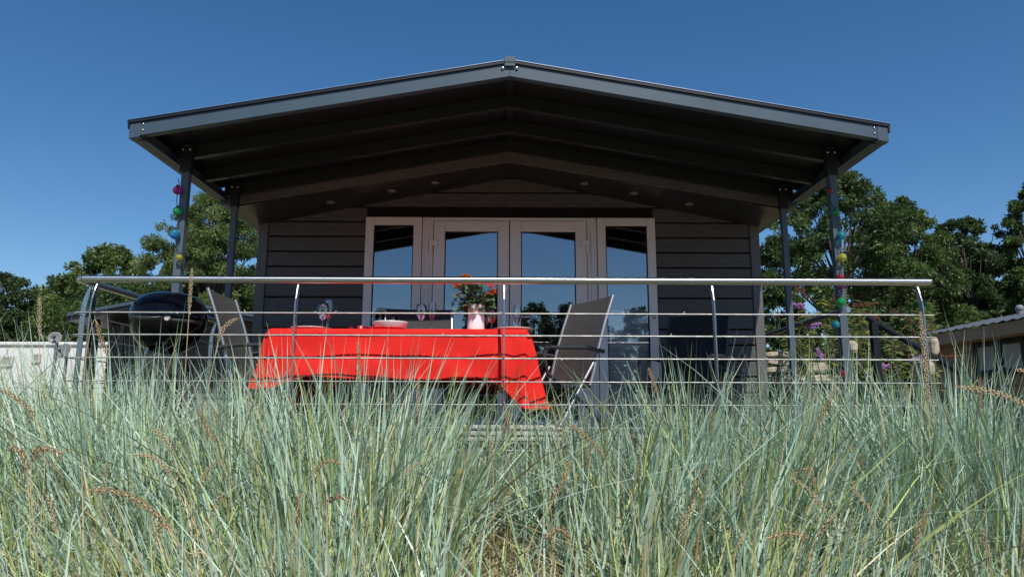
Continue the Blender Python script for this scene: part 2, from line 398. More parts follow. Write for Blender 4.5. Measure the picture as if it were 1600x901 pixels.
# doorstep
b = MB()
for i in range(6): b.box((-0.46, 5.60 + i * 0.068, 0.10), (0.42, 5.60 + i * 0.068 + 0.05, 0.13))
b.box((-0.46, 5.60, 0.055), (0.42, 5.625, 0.085)); b.box((-0.46, 5.60, 0.012), (0.42, 5.625, 0.04))
b.box((-0.48, 5.59, 0.0), (-0.462, 6.0, 0.13)); b.box((0.422, 5.59, 0.0), (0.44, 6.0, 0.13))
tag(b.build('door_step', M['stepm'], None, 0.004), 'low white slatted step in front of the glass doors, half hidden by grass', 'step')

# ------------------------------------------------------------------ veranda roof
RF = 4.14; RB = 5.46; RHW = 2.40
KR = 0.176
def ru(x): return 2.362 - KR * abs(x)
ver = thing('veranda_roof', 'low pitched anthracite metal veranda roof on four slim posts in front of the cabin', 'veranda roof', (0, RF, 0))
OV = Vector((0, -RF, 0))
def vb(mb, name, m, parent=None, bevel=0.0):
    o = mb.build(name, m, parent or ver, bevel)
    if parent is None: o.location = OV
    return o
def slope_bar(b, s, x0, x1, dz0, dz1, y0, y1):
    pl = [(s * x0, ru(x0) + dz0), (s * x1, ru(x1) + dz0), (s * x1, ru(x1) + dz1), (s * x0, ru(x0) + dz1)]
    if s < 0: pl = pl[::-1]
    b.prism(pl, y1 - y0, 'y', y0)
for s in (-1, 1):
    b = MB(); slope_bar(b, s, 0.0, RHW - 0.062, 0.0, 0.088, RF, RF + 0.012)
    slope_bar(b, s, 0.0, RHW - 0.062, 0.0, 0.006, RF + 0.012, RF + 0.05)
    f = vb(b, 'fascia', M['anth'], bevel=0.0025)
    b = MB(); slope_bar(b, s, 0.0, RHW + 0.012, 0.089, 0.108, RF - 0.012, RF + 0.03)
    b.build('drip_edge', M['drip'], f)
    b = MB(); slope_bar(b, s, 0.0, RHW + 0.014, 0.1085, 0.1115, RF - 0.016, RB)
    b.build('flashing', M['alu'], f)
    # corner piece with two rivets
    b = MB(); slope_bar(b, s, RHW - 0.068, RHW, -0.012, 0.087, RF - 0.004, RF + 0.05)
    c = vb(b, 'corner_cap', M['anth'], bevel=0.003)
    b = MB()
    for dz in (0.032, 0.07):
        x = s * (RHW - 0.085); b.sphere((x, RF - 0.001, ru(x) + dz), 0.0065, 10)
    b.sphere((s * 0.045, RF - 0.002, ru(0.045) + 0.062), 0.013, 12)
    b.build('rivet', M['bolt'], c)
    # eave beam along the side
    b = MB(); x = s * (RHW - 0.025)
    b.box((x - 0.025, RF + 0.05, ru(RHW) - 0.008), (x + 0.025, RB, ru(RHW) + 0.085))
    b.box((s * (RHW - 0.07) - 0.02, RF + 0.05, ru(RHW) - 0.008), (s * (RHW - 0.07) + 0.02, RB, ru(RHW) - 0.002))
    vb(b, 'eave_beam', M['anth'], bevel=0.004)
    b = MB(); b.box((s * (RHW + 0.004) - 0.004, RF - 0.01, ru(RHW) + 0.05), (s * (RHW + 0.006) + 0.004, RB, ru(RHW) + 0.107)); vb(b, 'side_trim', M['drip'])
    for yy in (4.58, 5.02, RB - 0.06):
        b = MB(); slope_bar(b, s, 0.0, RHW - 0.09, 0.0, 0.086, yy, yy + 0.006); slope_bar(b, s, 0.0, RHW - 0.09, -0.006, -0.0005, yy, yy + 0.04)
        slope_bar(b, s, 0.0, RHW - 0.09, 0.0, 0.086, yy + 0.032, yy + 0.038)
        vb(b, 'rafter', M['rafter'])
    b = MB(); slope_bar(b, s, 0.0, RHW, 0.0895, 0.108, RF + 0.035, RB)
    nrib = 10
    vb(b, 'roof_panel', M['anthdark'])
b = MB(); b.box((-0.035, RF - 0.022, 2.45), (0.035, RB, 2.49)); b.box((-0.034, RF - 0.018, 2.425), (0.034, RF - 0.014, 2.45)); vb(b, 'ridge_cap', M['anth'], bevel=0.003)
b = MB(); b.box((-0.03, RF + 0.05, 2.43), (0.03, RB, 2.44)); vb(b, 'ridge_beam', M['anthdark'])
def post(x, y, w=0.05):
    b = MB(); zt = ru(x) + 0.07
    b.box((x - w/2, y - w/2, -0.25), (x + w/2, y + w/2, zt))
    p = vb(b, 'post', M['post'], bevel=0.003)
    b = MB(); b.box((x - w/2 - 0.012, y - w/2 - 0.006, ru(x) - 0.13), (x + w/2 + 0.012, y - w/2 - 0.001, ru(x) + 0.06))
    b.box((x - w/2 - 0.006, y - w/2 - 0.001, ru(x) - 0.13), (x - w/2 - 0.001, y + w/2, ru(x) + 0.06)); b.box((x + w/2 + 0.001, y - w/2 - 0.001, ru(x) - 0.13), (x + w/2 + 0.006, y + w/2, ru(x) + 0.06))
    b.build('bracket', M['anthdark'], p)
    b = MB()
    for dx in (-0.024, 0.024): b.sphere((x + dx, y - w/2 - 0.008, ru(x) + 0.03), 0.008, 10)
    b.build('bolt', M['bolt'], p)
    b = MB(); b.box((x - 0.06, y - 0.06, 0.0), (x + 0.06, y + 0.06, 0.008)); b.build('foot_plate', M['post'], p)
for s in (-1, 1): post(s * 2.212, 4.545, .05); post(s * 2.20, 5.36, .044)

# ------------------------------------------------------------------ railing
RY = 4.05
hz = P(795, 438.2, RY).z
cz = [P(795, y, RY).z for y in (490.5, 525, 560.5, 596.5, 632, 668, 703)]
rail = thing('deck_railing', 'stainless steel railing with round handrail and thin horizontal rods along the deck front', 'railing', (0, RY, 0))
M['rod'] = M['steel'].copy(); M['rod'].name = 'stainless_rod'
_rb = M['rod'].node_tree.nodes['Principled BSDF']
for _n in M['rod'].node_tree.nodes:
    if _n.type == 'MAP_RANGE' and _n.inputs[4].default_value < .5 and _n.inputs[3].default_value > .1: _n.inputs[3].default_value = .36; _n.inputs[4].default_value = .48
    if _n.type == 'MIX': _n.inputs[6].default_value = (.42, .41, .39, 1); _n.inputs[7].default_value = (.52, .51, .49, 1)
def rb(mb, name, m, parent=None, bevel=0.0):
    o = mb.build(name, m, parent or rail, bevel)
    if parent is None: o.location = (0, -RY, 0)
    return o
LX, RX = P(131, 437, RY).x, P(1452, 440, RY).x
b = MB(); b.tube([(LX, RY, hz), (RX, RY, hz)], 0.0215, 20); h = rb(b, 'handrail', M['steel'])
b = MB(); b.tube([(LX - 0.001, RY, hz), (LX - 0.018, RY + 0.004, hz), (LX - 0.036, RY + 0.022, hz)], [0.022, 0.022, 0.02], 20); rb(b, 'handrail_elbow', M['steel'])
b = MB(); b.tube([(RX + 0.0005, RY, hz), (RX + 0.004, RY, hz)], 0.0223, 20); rb(b, 'end_cap', M['steel'])
def flat_post(b, x, y, dirv, w=0.042, t=0.008):
    """flat bar, wide along dirv ((0,1) for front posts), bent towards the deck at the top"""
    n = 9; zs = np.linspace(-0.3, hz - 0.018, n * 3); vs = []; fs = []
    dx, dy = dirv
    for z in zs:
        k = max(0, (z - (hz - 0.16)) / 0.142); off = 0.03 * k ** 1.4 - 0.02; ww = w * (1 - 0.55 * max(0, (k - 0.25) / 0.75) ** 1.5)
        for a, c in ((-0.5, -0.5), (0.5, -0.5), (0.5, 0.5), (-0.5, 0.5)):
            vs.append((x + dx * (off + a * ww) + dy * c * t, y + dy * (off + a * ww) + dx * c * t, z))
    m = len(zs)
    for i in range(m - 1):
        for k in range(4): fs.append((i*4+k, i*4+(k+1) % 4, (i+1)*4+(k+1) % 4, (i+1)*4+k))
    fs += [(3, 2, 1, 0), (m*4-4, m*4-3, m*4-2, m*4-1)]
    b.add(vs, fs)
for px in (151.5, 466, 788, 1112, 1433):
    b = MB(); flat_post(b, P(px, 446, RY).x, RY, (0, 1)); p = rb(b, 'post', M['steel'], bevel=0.0015)
for z in cz:
    b = MB(); b.tube([(LX - 0.02, RY - 0.012, z), (RX + 0.0, RY - 0.012, z)], 0.0042, 8); rb(b, 'rod', M['rod'])
# fairy lights wound along the upper rods
fl = thing('fairy_lights', 'thin string of tiny clear fairy lights wound along the upper railing rods', 'fairy lights', (0, RY, 0))
Mfl = mat('clear_plastic_bits', (0.7, 0.7, 0.65), 0.3)
for zi, cnt in ((0, 22), (1, 9), (2, 12)):
    b = MB(); xs_ = np.linspace(-2.4, 2.4, 120)
    b.tube([(x, RY - 0.012, cz[zi] + .0045) for x in xs_], 0.0009, 5)
    for i in range(cnt):
        x = xs_[rnd.randrange(4, 116)]; a = rnd.random() * 6; q = Vector((x, RY - 0.012, cz[zi] + .0045))
        b.tube([q, q + Vector((0.01 * math.cos(a), -.003, 0.008 * math.sin(a))), q + Vector((0.018 * math.cos(a), -.003, 0.014 * math.sin(a)))], 0.0022, 5)
    o = b.build('light_string', Mfl, fl); o.location = (0, -RY, 0)

# left side railing
srl = thing('side_railing', 'stainless side railing running back along the left end of the deck', 'railing', (LX - 0.04, RY, 0))
SX = LX - 0.036
def sb(mb, name, m, bevel=0.0):
    o = mb.build(name, m, srl, bevel); o.location = (-(LX - 0.04), -RY, 0); return o
b = MB(); b.tube([(SX, RY + 0.024, hz), (SX, 6.05, hz)], 0.0215, 18); sb(b, 'handrail', M['steel'])
for y in (4.17, 5.1, 6.0):
    b = MB(); flat_post(b, SX, y, (1, 0), .032); sb(b, 'post', M['steel'], 0.0015)
for z in cz:
    b = MB(); b.tube([(SX - 0.02, RY - 0.01, z), (SX - 0.02, 6.05, z)], 0.0042, 8); sb(b, 'rod', M['rod'])
# right side handrail beside the cabin wall, and the stair banister
t1 = P(1324, 483.5, 5.2); e1 = Vector((2.66, 7.6, t1.z))
srr = thing('side_handrail', 'dark round handrail with bright end cap running back beside the right wall of the cabin', 'handrail', t1)
b = MB(); b.tube([t1, e1], 0.0225, 18); o = b.build('handrail', M['frame'], srr); o.location = -t1
b = MB(); b.tube([t1 + Vector((0, -0.004, 0)), t1 + Vector((0, -0.0005, 0))], 0.0235, 20); o = b.build('end_cap', M['bolt'], srr); o.location = -t1
b = MB(); flat_post(b, t1.x + 0.01, 5.32, (1, 0)); o = b.build('post', M['frame'], srr); o.location = -t1
b = MB(); flat_post(b, t1.x + 0.03, 7.0, (1, 0)); o = b.build('post', M['frame'], srr); o.location = -t1
t2 = P(1358, 498, 5.2); e2 = P(1625, 655, 5.2)
ban = thing('stair_banister', 'black sloping banister descending to the right from the deck steps', 'banister', t2)
b = MB(); dv = (e2 - t2).normalized(); b.tube([t2 - dv * 0.02, e2], 0.022, 14); o = b.build('handrail', M['dframe'], ban); o.location = -t2
b = MB(); q = t2 + Vector((0.03, 0, 0)); b.box((q.x - 0.026, 5.175, -0.3), (q.x + 0.026, 5.225, t2.z - 0.03)); o = b.build('post', M['dframe'], ban, 0.004); o.location = -t2
b = MB(); b.box((e2.x - 0.026, 5.175, -0.9), (e2.x + 0.026, 5.225, e2.z)); o = b.build('post', M['dframe'], ban, 0.004); o.location = -t2
b = MB()
for i in range(4): b.box((2.73 + i * 0.27, 4.1, -0.17 * (i + 1) - 0.03), (3.02 + i * 0.27, 5.15, -0.17 * (i + 1)))
b.box((2.73, 4.1, -0.8), (2.76, 5.15, -0.2))
tag(b.build('deck_steps', M['deck']), 'wooden steps leading down from the right end of the deck', 'steps')

# ------------------------------------------------------------------ table and cloth
TX0, TX1 = P(420, 515, 4.14).x, P(823, 515, 4.14).x
TY0, TY1, TZ = 4.138, 4.98, P(620, 514.5, 4.14).z
tcx = (TX0 + TX1) / 2
table = thing('garden_table', 'dark metal garden table hidden under the red tablecloth', 'table', (tcx, 4.56, 0))
def tb(mb, name, m, parent=None, bevel=0.0, root=None):
    r = root or table; o = mb.build(name, m, r, bevel); o.location = -r.location; return o
b = MB(); b.box((TX0 + .01, TY0 + .01, TZ - 0.035), (TX1 - .01, TY1 - .01, TZ - 0.006)); tb(b, 'tabletop', M['tabletop'])
for x in (TX0 + 0.12, TX1 - 0.12):
    for y in (TY0 + 0.12, TY1 - 0.12):
        b = MB(); b.box((x - 0.022, y - 0.022, 0), (x + 0.022, y + 0.022, TZ - 0.036)); tb(b, 'leg', M['frame'], bevel=0.003)
b = MB(); b.box((TX0 + .1, TY0 + .1, TZ - 0.09), (TX1 - .1, TY0 + .125, TZ - 0.036)); b.box((TX0 + .1, TY1 - .125, TZ - 0.09), (TX1 - .1, TY1 - .1, TZ - 0.036)); tb(b, 'apron', M['frame'])
# cloth: rounded rectangle perimeter swept outwards and down
per = []
W, D, rc = TX1 - TX0, TY1 - TY0, 0.02
def corner(cx, cy, a0):
    return [(cx + rc * math.cos(a0 + k * math.pi / 2 / 8), cy + rc * math.sin(a0 + k * math.pi / 2 / 8), math.cos(a0 + k * math.pi / 2 / 8), math.sin(a0 + k * math.pi / 2 / 8), 1) for k in range(9)]
def side(p, q, nrm, n):
    return [(p[0] + (q[0] - p[0]) * t, p[1] + (q[1] - p[1]) * t, nrm[0], nrm[1], 0) for t in np.linspace(0, 1, n)[1:-1]]
x0, x1, y0, y1 = TX0, TX1, TY0, TY1
per = side((x0 + rc, y0), (x1 - rc, y0), (0, -1), 110) + corner(x1 - rc, y0 + rc, -math.pi/2) + side((x1, y0 + rc), (x1, y1 - rc), (1, 0), 60) \
    + corner(x1 - rc, y1 - rc, 0) + side((x1 - rc, y1), (x0 + rc, y1), (0, 1), 60) + corner(x0 + rc, y1 - rc, math.pi/2) + side((x0, y1 - rc), (x0, y0 + rc), (-1, 0), 60) + corner(x0 + rc, y0 + rc, math.pi)
corners = [(x1, y0, 1), (x0, y0, 0.35), (x1, y1, 0.8), (x0, y1, 0.8)]
LV = 22; vs = []; n = len(per)
for j in range(LV + 1):
    t = j / LV
    for i, (x, y, nx_, ny_, c) in enumerate(per):
        dc = min(math.hypot(x - a, y - bb_) for a, bb_, w in corners)
        cw = min(corners, key=lambda q: math.hypot(x - q[0], y - q[1]))[2]
        near = math.exp(-(dc / (0.125 if ny_ < -.5 else .17)) ** 2) * cw
        drop = 0.300 + 0.006 * math.sin(x * 2.1 + 0.6) + 0.165 * near - (0.012 * math.exp(-((dc - 0.3) / 0.12) ** 2))
        amp = 0.016 * t ** 1.3
        s_ = x * (abs(ny_) > 0.5) + y * (abs(nx_) >= 0.5) * 1.3
        crease = .004 * math.exp(-((x + 1.13) / .006) ** 2) + .004 * math.exp(-((x + .19) / .006) ** 2) + .003 * math.sin(x * 4 + t * 5) * math.sin(t * 3)
        fold = crease + .006 * math.sin(x * 7 + t * 4 + 1.5 * math.sin(x * 2.3)) * min(1, t * 2) + .004 * math.sin(x * 15 - t * 7) * t + amp * (0.45 if ny_ < -.5 else 1) * (math.sin(s_ * 13 + 1.2) * 0.45 + math.sin(s_ * 29 + 2 * math.sin(s_ * 3)) * 0.22 + 0.9 * math.sin(s_ * 5.1 + 0.5)) \
             + (0.022 if ny_ < -.5 else .03) * near * t * math.sin((dc) * 46 + 1.0)
        flare = 0.018 * min(1, j / 2) + 0.055 * t + 0.035 * near * t ** 1.1
        if ny_ < -0.5: flare = .006 + .010 * t
        off = max(0.004, flare + fold) if j else 0
        zz = TZ + 0.004 - (0.004 * (j > 0)) - drop * t
        yn = y + ny_ * off
        yn = max(yn, RY + 0.04)
        vs.append((x + nx_ * off, yn, zz))
fs = [(j*n+i, j*n+(i+1) % n, (j+1)*n+(i+1) % n, (j+1)*n+i) for j in range(LV) for i in range(n)]
fs = [f[::-1] for f in fs]
b = MB(); b.add(vs, fs, True); b.add([(x, y, TZ + 0.004) for x, y, *_ in per], [tuple(range(n))])
o = b.build('tablecloth', M['cloth']); tag(o, 'bright red cloth draped over the garden table', 'tablecloth')

# ------------------------------------------------------------------ tableware
TT = TZ + 0.005
def plate(name, x, y_, r, m, label, z=TT, deep=0.016, group='white plates on the red cloth'):
    b = MB(); b.lathe([(0.001, 0.003), (r * 0.55, 0.003), (r * 0.68, 0.006), (r, deep), (r + 0.001, deep + 0.003), (r - 0.004, deep + 0.004), (r * 0.66, 0.011), (r * 0.5, 0.008), (0.001, 0.008)], (0, 0, 0), 40)
    b.lathe([(r * 0.55, 0.003), (r * 0.55, 0.0)], (0, 0, 0), 30)
    y = y_ - .09; o = b.build(name, m); o.location = (x, y, z); tag(o, label, 'plate', group); return o
def on(px, py, Y): return P(px, py, Y)
plate('plate', on(486, 514, 4.30).x, 4.39, 0.125, M['china'], 'white plate at the left end of the red table, nearest the wine glass pair')
plate('plate', on(803, 514, 4.30).x, 4.39, 0.125, M['china'], 'white plate at the right end of the red table behind the middle railing post')
px = on(604, 513, 4.31).x
o = plate('plate', px, 4.40, 0.125, M['redchina'], 'red plate under the white bowl', group=None)
r = 0.108; b = MB(); b.lathe([(0.001, 0.002), (r * .6, 0.002), (r * .88, 0.026), (r, 0.062), (r + .003, 0.068), (r - .003, 0.068), (r * .84, 0.03), (r * .55, 0.011), (0.001, 0.010)], (0, 0, 0), 40)
o = b.build('bowl', M['china']); o.location = (px + .01, 4.40, TT + 0.002); tag(o, 'white round bowl standing on the red plate at the middle of the table', 'bowl')
def glass(px, Y, h, r, kind, label, group):
    Y -= .08
    x = P(px, 500, Y).x; g = thing('wine_glass' if kind != 'tumbler' else 'tumbler', label, 'glass', (x, Y, TT), group=group)
    if kind == 'tumbler':
        b = MB(); b.lathe([(0.001, 0.002), (r * .85, 0.002), (r, h), (r - .0015, h), (r * .82, 0.01), (0.001, 0.01)], (0, 0, 0), 24); b.build('cup', M['clear'], g); return
    b = MB(); b.lathe([(0.001, 0.0), (0.031, 0.0), (0.031, 0.002), (0.008, 0.006), (0.004, 0.015), (0.0035, h * 0.42), (0.008, h * 0.46)], (0, 0, 0), 20); b.build('stem', M['pinkglass'], g)
    zc = h * 0.46
    if kind == 'wine': pr = [(0.008, zc), (r * .55, zc + .012), (r * .9, zc + .035), (r, zc + .06), (r * .95, zc + .085), (r * .78, h), (r * .76, h)]
    else: pr = [(0.008, zc), (r * .6, zc + .015), (r * .95, zc + .05), (r, zc + .075), (r * .85, h)]
    b = MB(); b.lathe(pr[:3], (0, 0, 0), 24); b.build('bowl_base', M['pinkglass'], g)
    b = MB(); b.lathe(pr[2:], (0, 0, 0), 24); b.build('bowl', M['clear'], g)
GG = 'pink stemmed glasses on the red table'
glass(504, 4.55, 0.205, 0.038, 'wine', 'round wine glass at the left end of the table beside the tall flute', GG)
glass(513, 4.62, 0.235, 0.029, 'flute', 'tall flute standing beside the leftmost wine glass', GG)
glass(658, 4.50, 0.19, 0.036, 'wine', 'round wine glass between the white bowl and the flower vase', GG)
glass(675, 4.60, 0.215, 0.027, 'flute', 'flute between the white bowl and the flower vase', GG)
glass(759, 4.80, 0.20, 0.028, 'flute', 'flute close behind the right side of the vase', GG)
glass(768, 4.56, 0.165, 0.038, 'wine', 'round wine glass to the right of the vase', GG)
glass(808, 4.86, 0.24, 0.027, 'flute', 'faint flute above the white plate at the right end of the table', GG)
glass(594, 4.70, 0.15, 0.034, 'tumbler', 'taller clear tumbler behind the left of the white bowl', 'clear tumblers behind the bowl')
glass(614, 4.62, 0.115, 0.042, 'tumbler', 'wide clear tumbler directly behind the white bowl', 'clear tumblers behind the bowl')
# red napkins
for i, (px_, Y, s) in enumerate(((549, 4.27, 1), (562, 4.29, 1.3), (571, 4.27, 1.1))):
    c = P(px_, 505, Y); b = MB(); vs = []; fs = []
    for k in range(9):
        a = k / 8 * 2 * math.pi
        for j, (rr, zz) in enumerate(((0.004, 0.0), (0.018, 0.006), (0.012 + 0.006 * math.sin(a * 3 + i), 0.026 * s), (0.002, 0.018 * s))):
            vs.append((rr * math.cos(a), rr * math.sin(a), zz))
    for k in range(8):
        for j in range(3): fs.append((k*4+j, (k+1)*4+j, (k+1)*4+j+1, k*4+j+1))
    b.add(vs, fs); o = b.build('napkin', M['redchina']); o.location = (c.x, Y, TT)
    tag(o, ('small crumpled red napkin left of the white bowl, farthest from it', 'tallest crumpled red napkin beside the red plate', 'crumpled red napkin touching the edge of the red plate')[i], 'napkin', 'red napkins beside the bowl')
# vase and bouquet
VY = 4.47; vx = P(743.5, 500, VY).x
b = MB(); b.lathe([(0.001, 0), (0.055, 0), (0.057, 0.004), (0.056, 0.05), (0.053, 0.10), (0.053, 0.15), (0.057, 0.175), (0.061, 0.186)], (0, 0, 0), 36)
vs_ = thing('vase', 'white and pink cylindrical vase holding orange roses on the table', 'vase', (vx, VY, TT))
b.build('body', M['vase'], vs_)
b = MB(); b.lathe([(0.0615, 0.1865), (0.062, 0.191), (0.056, 0.191), (0.052, 0.17), (0.049, 0.1), (0.049, 0.03), (0.001, 0.03)], (0, 0, 0), 36); b.build('rim', M['vaserim'], vs_)
bq = thing('flower_bouquet', 'bunch of orange and red roses with dark green leaves in the vase', 'flowers', (vx, VY, TT + 0.12))
Mst = mat('flower_stem', (0.08, 0.12, 0.04), 0.6); Mlf = mat('rose_leaf', (0.07, 0.13, 0.05), 0.45, attr=True, transl=0.15)
Mo = mat('orange_petal', (0.85, 0.28, 0.06), 0.6, transl=0.2, noise=0.2, nscale=30); Mr = mat('red_orange_petal', (0.85, 0.10, 0.03), 0.6, transl=0.2, noise=0.2, nscale=30)
base = Vector((vx, VY, TT + 0.12))
heads = [(727, 434, 4.43, Mo, .032), (737, 436, 4.51, Mo, .026), (715, 446, 4.49, Mr, .026), (767, 447, 4.44, Mr, .028), (771, 455, 4.46, Mr, .026), (765, 459, 4.41, Mr, .022)]
stemb = MB(); lv = []; lf = []; lt = []
def leafq(p, d, nrm, L, W_, tint, lv, lf, lt):
    d = d.normalized(); sd = d.cross(nrm).normalized(); up = sd.cross(d)
    k = len(lv)
    lv += [p, p + d * L * .35 + sd * W_ * .5 - up * L * .04, p + d * L * .7 + sd * W_ * .38 - up * L * .06, p + d * L - up * L * .16, p + d * L * .7 - sd * W_ * .38 - up * L * .06, p + d * L * .35 - sd * W_ * .5 - up * L * .04, p + d * L * .5 + up * L * .03]
    for a, c in ((0, 1), (1, 2), (2, 3), (3, 4), (4, 5), (5, 0)): lf.append((k + a, k + c, k + 6))
    lt += [tint] * 7
for px_, py_, Y, m_, s_ in heads:
    h = P(px_, py_, Y)
    mid = base.lerp(h, 0.5) + Vector((rnd.uniform(-.01, .01), 0, 0.03))
    stemb.tube([base, mid, h], 0.0025, 6)
    # blossom: whorls of cupped petals
    b = MB()
    for ring, (np_, tilt, rr) in enumerate(((3, .25, .35), (5, .6, .7), (6, 1.0, 1.0), (6, 1.35, 1.1))):
        for k in range(np_):
            a = 2 * math.pi * (k + ring * .37) / np_; vv = []
            for u in range(4):
                for w in range(4):
                    q = (w - 1.5) / 1.5 * 0.55; th = tilt * (u / 3); rad = s_ * rr * (0.15 + 0.85 * math.sin(min(1.5, th + .2)) * u / 3)
                    vv.append((rad * math.cos(a + q * (0.6 + .4 * (u < 3))), rad * math.sin(a + q * (0.6 + .4 * (u < 3))), s_ * (u / 3 * (1.25 - 0.38 * ring) + 0.04 * abs(q)) - s_ * .3))
            b.add(vv, [(u*4+w, u*4+w+1, (u+1)*4+w+1, (u+1)*4+w) for u in range(3) for w in range(3)], True)
    o = b.build('blossom', m_, bq); o.location = h - Vector(bq.location); o.rotation_euler = (rnd.uniform(.2, .8), rnd.uniform(-.5, .5), rnd.uniform(0, 6))
for i in range(420):
    fx = rnd.gauss(736, 10); fy = rnd.uniform(443, 484)
    if rnd.random() < .22: fx = rnd.uniform(752, 768); fy = 470 - (fx - 752) * .5 + rnd.uniform(-8, 18)
    p = P(fx, fy, VY + rnd.uniform(-.07, .08))
    dv = (p - base); dv.z *= .3; dv = dv.normalized() + Vector((rnd.uniform(-.6, .6), rnd.uniform(-.8, .4), rnd.uniform(-.7, .4)))
    t = rnd.random(); col = (0.05 + .09 * t, 0.085 + .13 * t, 0.035 + .07 * t)
    if rnd.random() < .1: col = (0.12, .03, .03)
    leafq(p, dv, Vector((rnd.uniform(-.5, .5), rnd.uniform(-1, 0), 1)), rnd.uniform(.030, .050), rnd.uniform(.020, .034), col, lv, lf, lt)
for px_, py_ in ((712, 462), (709, 470), (716, 480), (768, 492), (773, 472), (765, 486)):
    p = P(px_, py_, VY - .02); stemb.tube([base + Vector((0, 0, .05)), base.lerp(p, .6) + Vector((0, 0, .04)), p], 0.0018, 5)
    leafq(p, Vector((rnd.uniform(-.3, .3), -.1, -1)), Vector((.2, -1, .2)), .04, .016, (0.08, .12, .05), lv, lf, lt)
o = stemb.build('stems', Mst, bq); o.location = -Vector(bq.location)
o = npmesh('leaves', np.array([tuple(v) for v in lv]), np.array(lf), Mlf, np.array(lt), bq); o.location = -Vector(bq.location)

# ------------------------------------------------------------------ folding sling chairs
def make_chair(label, fab, fr, light):
    """faces +x, stands on z=0, backrest leans back (-x)"""
    c = thing('folding_chair', label, 'chair')
    hw = 0.25
    back = [(0.0, .43), (-0.03, .52), (-.07, .68), (-.125, .86), (-.195, 1.05)]
    seat = [(.42, .44), (.40, .445), (.2, .425), (0.0, .43)]
    def sheet(prof, w, dn=0.0):
        vs = []
        for x, z in prof:
            for k in range(7):
                q = -1 + k / 3; sag = 0.012 * (1 - q * q); vs.append((x - sag * dn, q * w, z - sag * (1 - dn)))
        return vs, [(i*7+k, i*7+k+1, (i+1)*7+k+1, (i+1)*7+k) for i in range(len(prof) - 1) for k in range(6)]
    def dens(pr, n=8):
        out = []
        for i in range(len(pr) - 1):
            for k in range(n): out.append((pr[i][0] + (pr[i+1][0] - pr[i][0]) * k / n, pr[i][1] + (pr[i+1][1] - pr[i][1]) * k / n))
        return out + [pr[-1]]
    b = MB(); b.add(*sheet(dens(back, 5), hw - .008, .8), True); bk = b.build('backrest', fab, c)
    b = MB(); b.add(*sheet(dens(seat, 4), hw - .008, 0), True); b.build('seat', fab, c)
    for s in (-1, 1):
        b = MB(); b.tube([(x, s * hw, z) for x, z in back], 0.012, 10); b.build('back_frame', light, c)
        b = MB(); b.tube([(x, s * hw, z - .005) for x, z in seat], 0.012, 10); b.build('seat_frame', fr, c)
        b = MB(); b.tube([(-.09, s * (hw + .03), .655), (.05, s * (hw + .032), .675), (.30, s * (hw + .032), .665), (.345, s * (hw + .032), .655)], 0.014, 10); b.build('armrest', fr, c)
        b = MB(); b.tube([(.33, s * (hw + .03), .655), (.35, s * (hw + .03), .62), (.33, s * (hw + .03), .50), (.05, s * (hw + .03), .30), (-.22, s * (hw + .03), .02)], 0.011, 10); b.build('leg', fr, c)
        b = MB(); b.tube([(-.02, s * (hw + .015), .58), (.03, s * (hw + .015), .50), (.20, s * (hw + .015), .22), (.34, s * (hw + .015), .01)], 0.011, 10); b.build('leg', light, c)
    b = MB(); b.tube([(.345, -hw - .02, .02), (.345, hw + .02, .02)], .010, 8); b.build('stretcher', fr, c)
    b = MB(); b.tube([(-.22, -hw - .03, .02), (-.22, hw + .03, .02)], .010, 8); b.build('stretcher', fr, c)
    return c
def place(c, px, py, Y, rz, label=None):
    """put the near top corner of the back at the given pixel"""
    c.rotation_euler = (0, 0, rz)
    return c
c1 = make_chair('grey folding sling chair at the right end of the red table with high back', M['sling'], M['frame'], M['frameL'])
CG = 'folding chairs round the table'; c1['group'] = CG
t = P(958, 461, 4.46); az = math.atan2(-0.47, -0.88)
cs, sn = math.cos(az), math.sin(az)
def origin_for(top, az, side):
    # world position of local (-.195, side*.25, 1.05)
    lx, ly = -.195, side * .25
    return Vector((top.x - (lx * math.cos(az) - ly * math.sin(az)), top.y - (lx * math.sin(az) + ly * math.cos(az)), 0))
c1.location = origin_for(t, az, 1); c1.rotation_euler = (0, 0, az); c1.scale = (1, 1, P(958, 461, 4.46).z / 1.05)
t = P(325, 450, 4.42); az2 = R(2)
c2 = dup(c1, None, origin_for(t, az2, -1), az2, 'dark folding chair at the left end of the red table beside the kettle barbecue', (1, 1, t.z / 1.05))
for ch in c2.children:
    if ch.name.startswith('backrest') or (ch.name.startswith('seat') and 'frame' not in ch.name):
        me = ch.data.copy(); me.materials[0] = M['slingd2'] if 'slingd2' in M else M['sling']; ch.data = me
t = P(706, 484, 5.26); az3 = -math.pi / 2 + 0.12
c3 = dup(c1, None, origin_for(t, az3, 1), az3, 'folding chair behind the table with only its back, coloured dark for shade, showing above the cloth', (1, 1, t.z / 1.05))
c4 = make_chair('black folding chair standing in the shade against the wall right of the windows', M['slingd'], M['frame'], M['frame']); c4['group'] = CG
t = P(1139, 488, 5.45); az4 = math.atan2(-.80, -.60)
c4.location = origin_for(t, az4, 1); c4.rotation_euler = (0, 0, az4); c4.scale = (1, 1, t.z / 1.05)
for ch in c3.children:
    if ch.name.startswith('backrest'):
        me = ch.data.copy(); me.materials[0] = M['slingd']; ch.data = me  # dark fabric on this back stands in for the veranda roof's shadow

